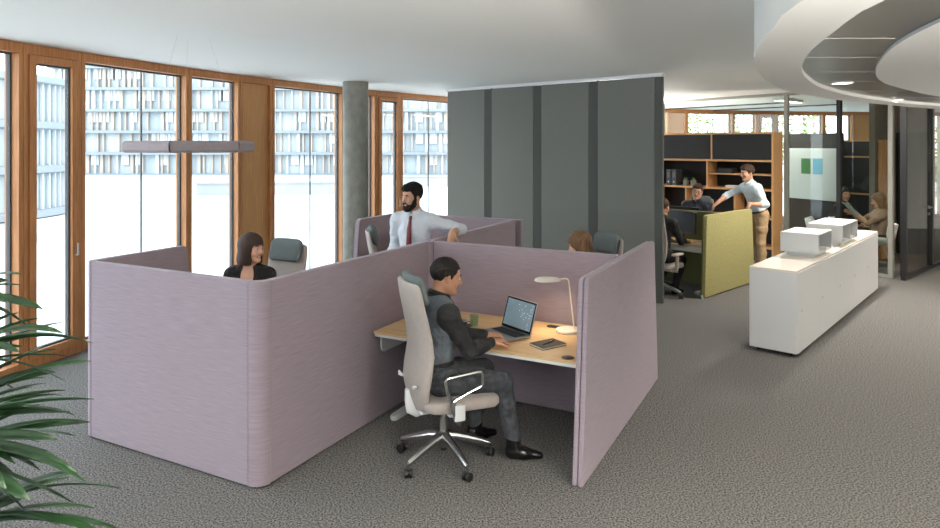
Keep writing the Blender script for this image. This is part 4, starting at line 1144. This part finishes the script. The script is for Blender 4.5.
        lx_=(X*hF[0]+Y*hF[1]+Z*hF[2])/s; ly_=(X*hS[0]+Y*hS[1]+Z*hS[2])/s; lz_=(X*hU[0]+Y*hU[1]+Z*hU[2])/s
        line=-.043+ .055*np.clip((.055-lx_)/.04,0,1)-.02*np.clip((np.abs(ly_)-.02)/.02,0,1)*(lx_>.05)
        f.D=np.maximum(f.D,((lz_-line)*s*.8).astype(np.float32)); f.D=np.maximum(f.D,((.006-lx_)*s).astype(np.float32))
        f.ell(P(.096,0,-.066),V(.022,.024,.0125)*s,HR,.004,0,'s')
        f.D+=(.0012*np.sin(220*lx_+9*np.sin(60*ly_))+.0012*np.sin(190*ly_+150*lz_)).astype(np.float32)
        v,Fq=f.mesh(); np_mesh('beard',v,Fq,[hairm],root)
    if glasses:
        g=MB()
        for sg in (1,-1):
            g.tube([P(.102,sg*.031+.021*math.cos(t),.001+.017*math.sin(t)) for t in [2*PI*k/16 for k in range(16)]],.0022*s,6,closed=True)
            g.tube([P(.100,sg*.052,.006),P(.05,sg*.072,.008),P(-.01,sg*.080,.006)],.0018*s,6)
        g.tube([P(.104,-.010,.004),P(.106,0,.006),P(.104,.010,.004)],.002*s,6); g.build('glasses',M_black,root,ang=180)
    # ---- clothes
    cut=.06 if tuck else -.07
    f=Field(lo,hi,h); torso(f,.010); f.clip(pel+U*cut*s,U)
    for sd in 'LR': arm(f,sd,.0115,sleeve,.05)
    f.fold(.0032,26,len(label))
    if open_neck:
        f.ell(nk+F*.085*s-U*.06*s,V(.07,.055,.13)*s,T,.01,0,'s')
    f.ell(nk+U*.035*s+F*.01,V(.062,.062,.05)*s,T,.01,0,'s')
    v,Fq=f.mesh(); np_mesh('shirt',v,Fq,[shirt],root)
    if collar:
        cb=MB(); n=28; A=[];ctr=nk+U*.022*s+F*.012*s
        for k in range(n+1):
            t=rad(12+336*k/n); A.append(ctr+(F*math.cos(t)*.060+Sd*math.sin(t)*.062+U*(.010-.022*math.cos(t)))*s)
        cb.tube([tuple(a) for a in A],[.016*s]*(n+1),8,flat=1.3,up=tuple(U)); cb.build('collar',shirt,root,ang=180)
        if not beard or True:
            for sg in (1,-1):
                q=[ctr+(F*.060+Sd*sg*.014-U*.006)*s,ctr+(F*.045+Sd*sg*.046+U*.004)*s,ctr+(F*.090+Sd*sg*.042-U*.052)*s]
                MB().add([tuple(x+F*o_) for o_ in (0,.006) for x in q],[(0,1,2),(5,4,3),(0,3,4,1),(1,4,5,2),(2,5,3,0)]).build('collar_point',shirt,root)
    if vest:
        f=Field(lo,hi,h); torso(f,.017,'bc'); f.clip(pel+U*.04*s,U)
        for sg,sd in ((1,'L'),(-1,'R')): f.ell(J['sh'+sd]+Sd*sg*.055*s-U*.03*s,V(.12,.075,.12)*s,T,.015,0,'s')
        f.ell(nk+U*.05*s,V(.075,.065,.07)*s,T,.01,0,'s'); f.ell(nk+F*.11*s-U*.05*s,V(.06,.05,.14)*s,T,.01,0,'s')
        f.fold(.0015,24,2); v,Fq=f.mesh(); np_mesh('vest',v,Fq,[vest],root)
    if tie:
        q=[]
        for u,wd in ((0,.014),(.03,.017),(.035,.013),(.12,.021),(.25,.028),(.36,.033),(.40,.030),(.43,.002)):
            t_=u; base=nk+U*(-.012-t_)*s; fx=(.088+.052*math.sin(min(1,t_/.20)*PI/2)-.02*max(0,(t_-.2)))*s
            c=base+F*fx; q.append([c-Sd*wd*s,c+F*.012*s*.5,c+Sd*wd*s,c+F*.012*s-0*Sd])
        tb=MB().loft([[Vector(x[0]),Vector(x[1]-F*.008),Vector(x[2]),Vector(x[3]+F*.002)] for x in q]); tb.build('tie',tie,root,ang=60)
    f=Field(lo,hi,h); torso(f,.009,'p'); f.ell(pel+U*.12*s-F*.003,V(.100,.140*W,.13)*s,T,.05,.007); f.clip(pel+U*((cut+.012) if tuck else .08)*s,-U)
    for sd in 'LR': leg(f,sd,.011,.96)
    f.fold(.0024,22,len(label)+1)
    v,Fq=f.mesh(); np_mesh('trousers',v,Fq,[trouser],root)
    if belt:
        n=36; cc=pel+U*(cut+.002)*s
        rx,ry=.112*s,.158*s*(W)
        bm=MB().tube([tuple(cc+F*math.cos(2*PI*k/n)*rx+Sd*math.sin(2*PI*k/n)*ry) for k in range(n)],.017*s,8,closed=True,flat=1.1,up=tuple(U)); bm.build('belt',belt,root,ang=60)
    for sd in 'LR':
        a=J['an'+sd]; tz=J['toe'+sd]; z0=a[2]-.088
        f=Field(a-.2-V(0,0,0),a+.32,.006); lat=np.cross(V(0,0,1),tz)
        f.cone(a-tz*.025*s+V(0,0,-.05),a+tz*.06*s+V(0,0,-.055),.036*s,.038*s,.03); f.cone(a+tz*.06*s+V(0,0,-.055),a+tz*.165*s+V(0,0,-.072),.040*s,.026*s,.03)
        kn=J['kn'+sd]; f.cone(a+nrmz(kn-a)*.10,a+V(0,0,-.03),.050*s,.048*s,.03)
        f.clip(V(0,0,z0),V(0,0,1)); v,Fq=f.mesh(); np_mesh('shoe',v,Fq,[shoem],root)
    return root
h_black=mat('hair_black',(24,20,18),.75,bump=.8,bscale=260,spec=.25,noise=.3,nscale=60,stretch=(1,1,.15)); h_dark=mat('hair_dark_brown',(50,36,29),.6,bump=.5,bscale=260,spec=.3,rgb2=(64,47,39),nscale=50,stretch=(1,1,.12))
h_blond=mat('hair_blonde',(92,68,48),.6,bump=.5,bscale=260,spec=.3,rgb2=(140,110,80),nscale=50,stretch=(1,1,.12)); h_br=mat('hair_brown',(62,44,32),.7,bump=.8,bscale=260,spec=.3,noise=.2,nscale=50)
c_black=mat('black_cloth',(24,24,26),.85,noise=.15,nscale=30,bump=1,bscale=13); c_vest=mat('grey_vest_cloth',(84,92,100),.7,noise=.08,nscale=40,bump=1,bscale=13)
c_jean=mat('washed_black_denim',(34,36,40),.85,rgb2=(62,66,71),nscale=22,bump=1,bscale=14); c_shirt=mat('pale_blue_shirt',(214,220,228),.8,noise=.02,nscale=60,bump=.9,bscale=12)
c_navy=mat('navy_knit',(34,38,50),.9,bump=.8,bscale=13); c_lb=mat('light_blue_shirt',(206,222,232),.8,bump=.9,bscale=12); c_khaki=mat('khaki_cloth',(176,148,112),.85,noise=.06,nscale=20,bump=.9,bscale=12); c_leather=mat('black_leather',(18,17,17),.25)
c_tie=mat('dark_red_tie',(104,22,34),.5); c_belt=mat('belt_leather',(34,36,44),.5)
FAST_PEOPLE=False
# 1 man at the laptop
person('man in grey vest and black shirt typing at the laptop in a beige chair',(-.235,4.70,0),25,.0055,(0,0,.60),lean=1,tyaw=2,head=(-6,10,0),hoff=(.02,0,-.01),
   arms=dict(L=dict(w=(.44,.10,.795),pole=(-.2,.5,-1),d=(1,-.1,-.12),n=(0,0,-1),curl=40),R=dict(w=(.41,-.055,.79),pole=(-.35,-.5,-1),d=(.9,.30,-.12),n=(0,0,-1),curl=40)),
   legs=dict(L=dict(a=(.37,.16,.100),pole=(1,.1,.6),toe=(1,.15,0)),R=dict(a=(.50,-.22,.100),pole=(1,-.0,.7),toe=(.93,-.40,0))),
   skin=('olive',(188,140,112)),hair='short',hairm=h_black,shirt=c_black,vest=c_vest,trouser=c_jean,shoem=c_leather,sleeve=.93,tuck=False)
# 2 bearded man
az=-108
person('bearded man in pale shirt and dark red tie resting an arm on the screen',(-.545,6.68,0),az,.0065,(0,0,1.00),lean=2,troll=0,head=(-28,5,-3),smile=True,
   arms=dict(L=dict(w=(.19,.46,1.375),pole=(-1,.7,-.2),d=(.5,.0,-.85),n=(-.8,-.3,-.6),curl=45),R=dict(w=(.12,-.24,1.02),pole=(-1,-.3,-.2),d=(.3,.1,-1),n=(0,1,0),curl=35)),
   legs=dict(L=dict(a=(.0,.12,.093),toe=(1,.15,0)),R=dict(a=(-.02,-.12,.093),toe=(1,-.2,0))),
   skin=('warm',(196,150,124)),hair='full',hairm=h_black,shirt=c_shirt,trouser=c_navy,shoem=c_leather,sleeve=.5,beard=True,tie=c_tie,belt=c_belt)
# 3 woman with bob
person('dark-haired woman with a bob and black cardigan seated by the windows',(-1.97,6.06,0),-92,.0065,(0,0,.585),lean=2,female=True,head=(66,0,0),smile=True,
   arms=dict(L=dict(w=(.36,.12,.80),pole=(-.3,.5,-1),d=(1,-.2,-.1)),R=dict(w=(.34,-.12,.80),pole=(-.3,-.5,-1),d=(1,.2,-.1))),
   legs=dict(L=dict(a=(.40,.10,.093)),R=dict(a=(.36,-.10,.093))),
   skin=('fair',(224,176,152)),hair='bob',hairm=h_dark,shirt=c_black,trouser=c_navy,shoem=c_leather,sleeve=.9,collar=False,open_neck=True,tuck=False)
# 4 blonde woman
person('blonde woman with long hair looking down behind the lamp screen',(1.19,6.64,0),207,.007,(0,0,.545),lean=6,female=True,head=(-42,20,0),
   arms=dict(L=dict(w=(.38,.14,.80),pole=(-.3,.5,-1),d=(1,-.2,-.1)),R=dict(w=(.38,-.12,.80),pole=(-.3,-.5,-1),d=(1,.2,-.1))),
   legs=dict(L=dict(a=(.40,.10,.093)),R=dict(a=(.36,-.10,.093))),
   skin=('fair',(224,176,152)),hair='long',hairm=h_blond,shirt=c_navy,trouser=c_navy,shoem=c_leather,sleeve=.9,collar=False,tuck=False)
# 5 man in black at the far desk
q=GW(-.27,.56)
person('man in black clothes half hidden behind the grey panel at the far desk',(q.x,q.y,0),44,.008,(0,0,.60),lean=6,head=(0,5,0),
   arms=dict(L=dict(w=(.46,.16,.775),pole=(-.3,.5,-1),d=(1,-.2,-.1)),R=dict(w=(.46,-.14,.775),pole=(-.3,-.5,-1),d=(1,.2,-.1))),
   legs=dict(L=dict(a=(.16,.12,.12),pole=(1,0,.3),toe=(1,.1,-.1)),R=dict(a=(.22,-.12,.10),pole=(1,0,.3),toe=(1,-.1,0))),
   skin=('olive',(188,140,112)),hair='short',hairm=h_br,shirt=c_black,trouser=c_black,shoem=c_leather,sleeve=.95,tuck=False)
# 6 man with glasses
q=GW(1.60,.95)
person('man with dark-rimmed glasses and navy sweater behind the monitor',(q.x,q.y,0),ga/PI*180+180+10,.007,(0,0,.72),lean=2,head=(12,3,-6),glasses=True,
   arms=dict(L=dict(w=(.40,.14,.80),pole=(-.3,.5,-1),d=(1,-.2,-.1)),R=dict(w=(.40,-.12,.80),pole=(-.3,-.5,-1),d=(1,.2,-.1))),
   legs=dict(L=dict(a=(.34,.12,.20),pole=(1,0,.3)),R=dict(a=(.30,-.12,.20),pole=(1,0,.3))),
   skin=('warm',(196,150,124)),hair='full',hairm=h_br,shirt=c_navy,trouser=c_navy,shoem=c_leather,sleeve=.95,tuck=False)
# 7 leaning man
person('standing man in light blue shirt and khaki trousers leaning on the green screen',(4.76,11.10,0),188,.007,(0,0,1.06),lean=18,tyaw=0,head=(8,4,0),hoff=(0,0,0),s=1.07,
   arms=dict(L=dict(w=(.38,.35,1.26),pole=(-1,.2,-.2),d=(.4,.2,-.9),n=(.8,0,-.5),curl=50),R=dict(w=(.62,-.20,1.24),pole=(-.6,-.6,.3),d=(.7,0,-.6),n=(.2,0,-1),curl=30)),
   legs=dict(L=dict(a=(.02,.12,.093),toe=(1,.15,0)),R=dict(a=(-.08,-.12,.093),toe=(1,-.2,0))),
   skin=('warm',(196,150,124)),hair='full',hairm=h_br,shirt=c_lb,trouser=c_khaki,shoem=c_leather,sleeve=.25,belt=c_belt)
# 8 reading woman
person('fair-haired woman reading a magazine behind the glass partition',(7.27,12.02,0),165,.008,(0,0,.53),lean=-6,female=True,head=(0,14,0),
   arms=dict(L=dict(w=(.36,.02,.99),pole=(-.3,.5,-1),d=(1,-.1,.2),n=(0,-1,.3)),R=dict(w=(.40,-.10,.99),pole=(-.3,-.5,-1),d=(1,.1,.2),n=(0,1,.3))),
   legs=dict(L=dict(a=(.42,.10,.093)),R=dict(a=(.38,-.10,.093))),
   skin=('tan',(206,158,130)),hair='long',hairm=h_blond,shirt=mat('taupe_cloth',(150,124,106),.9),trouser=c_black,shoem=c_leather,sleeve=.0,collar=False,tuck=False)
Mg=Matrix.Translation((6.79,12.10,1.05)) @ Matrix.Rotation(rad(165),4,'Z') @ Matrix.Rotation(rad(-50),4,'Y')
mg=MB(); mg.box((-.14,-.21,0),(.14,-.002,.003),Mg @ Matrix.Rotation(rad(-12),4,'X')).box((-.14,.002,0),(.14,.21,.003),Mg @ Matrix.Rotation(rad(12),4,'X'))
tag(mg.build('magazine',mat('magazine_page',(190,196,188),.5,rgb2=(120,160,150),nscale=12)),'open magazine held by the reading woman','magazine')
# 9 seated person in the dark room
person('dark-haired person in black seated in the glazed room beside the cabinet',(7.18,12.98,0),-60,.009,(0,0,.56),lean=2,head=(-30,5,0),
   arms=dict(L=dict(w=(.30,.12,.70),pole=(-.3,.5,-1)),R=dict(w=(.30,-.12,.70),pole=(-.3,-.5,-1))),
   legs=dict(L=dict(a=(.40,.10,.093)),R=dict(a=(.36,-.10,.093))),
   skin=('warm',(196,150,124)),hair='full',hairm=h_black,shirt=c_black,trouser=c_black,shoem=c_leather,sleeve=.95,tuck=False)
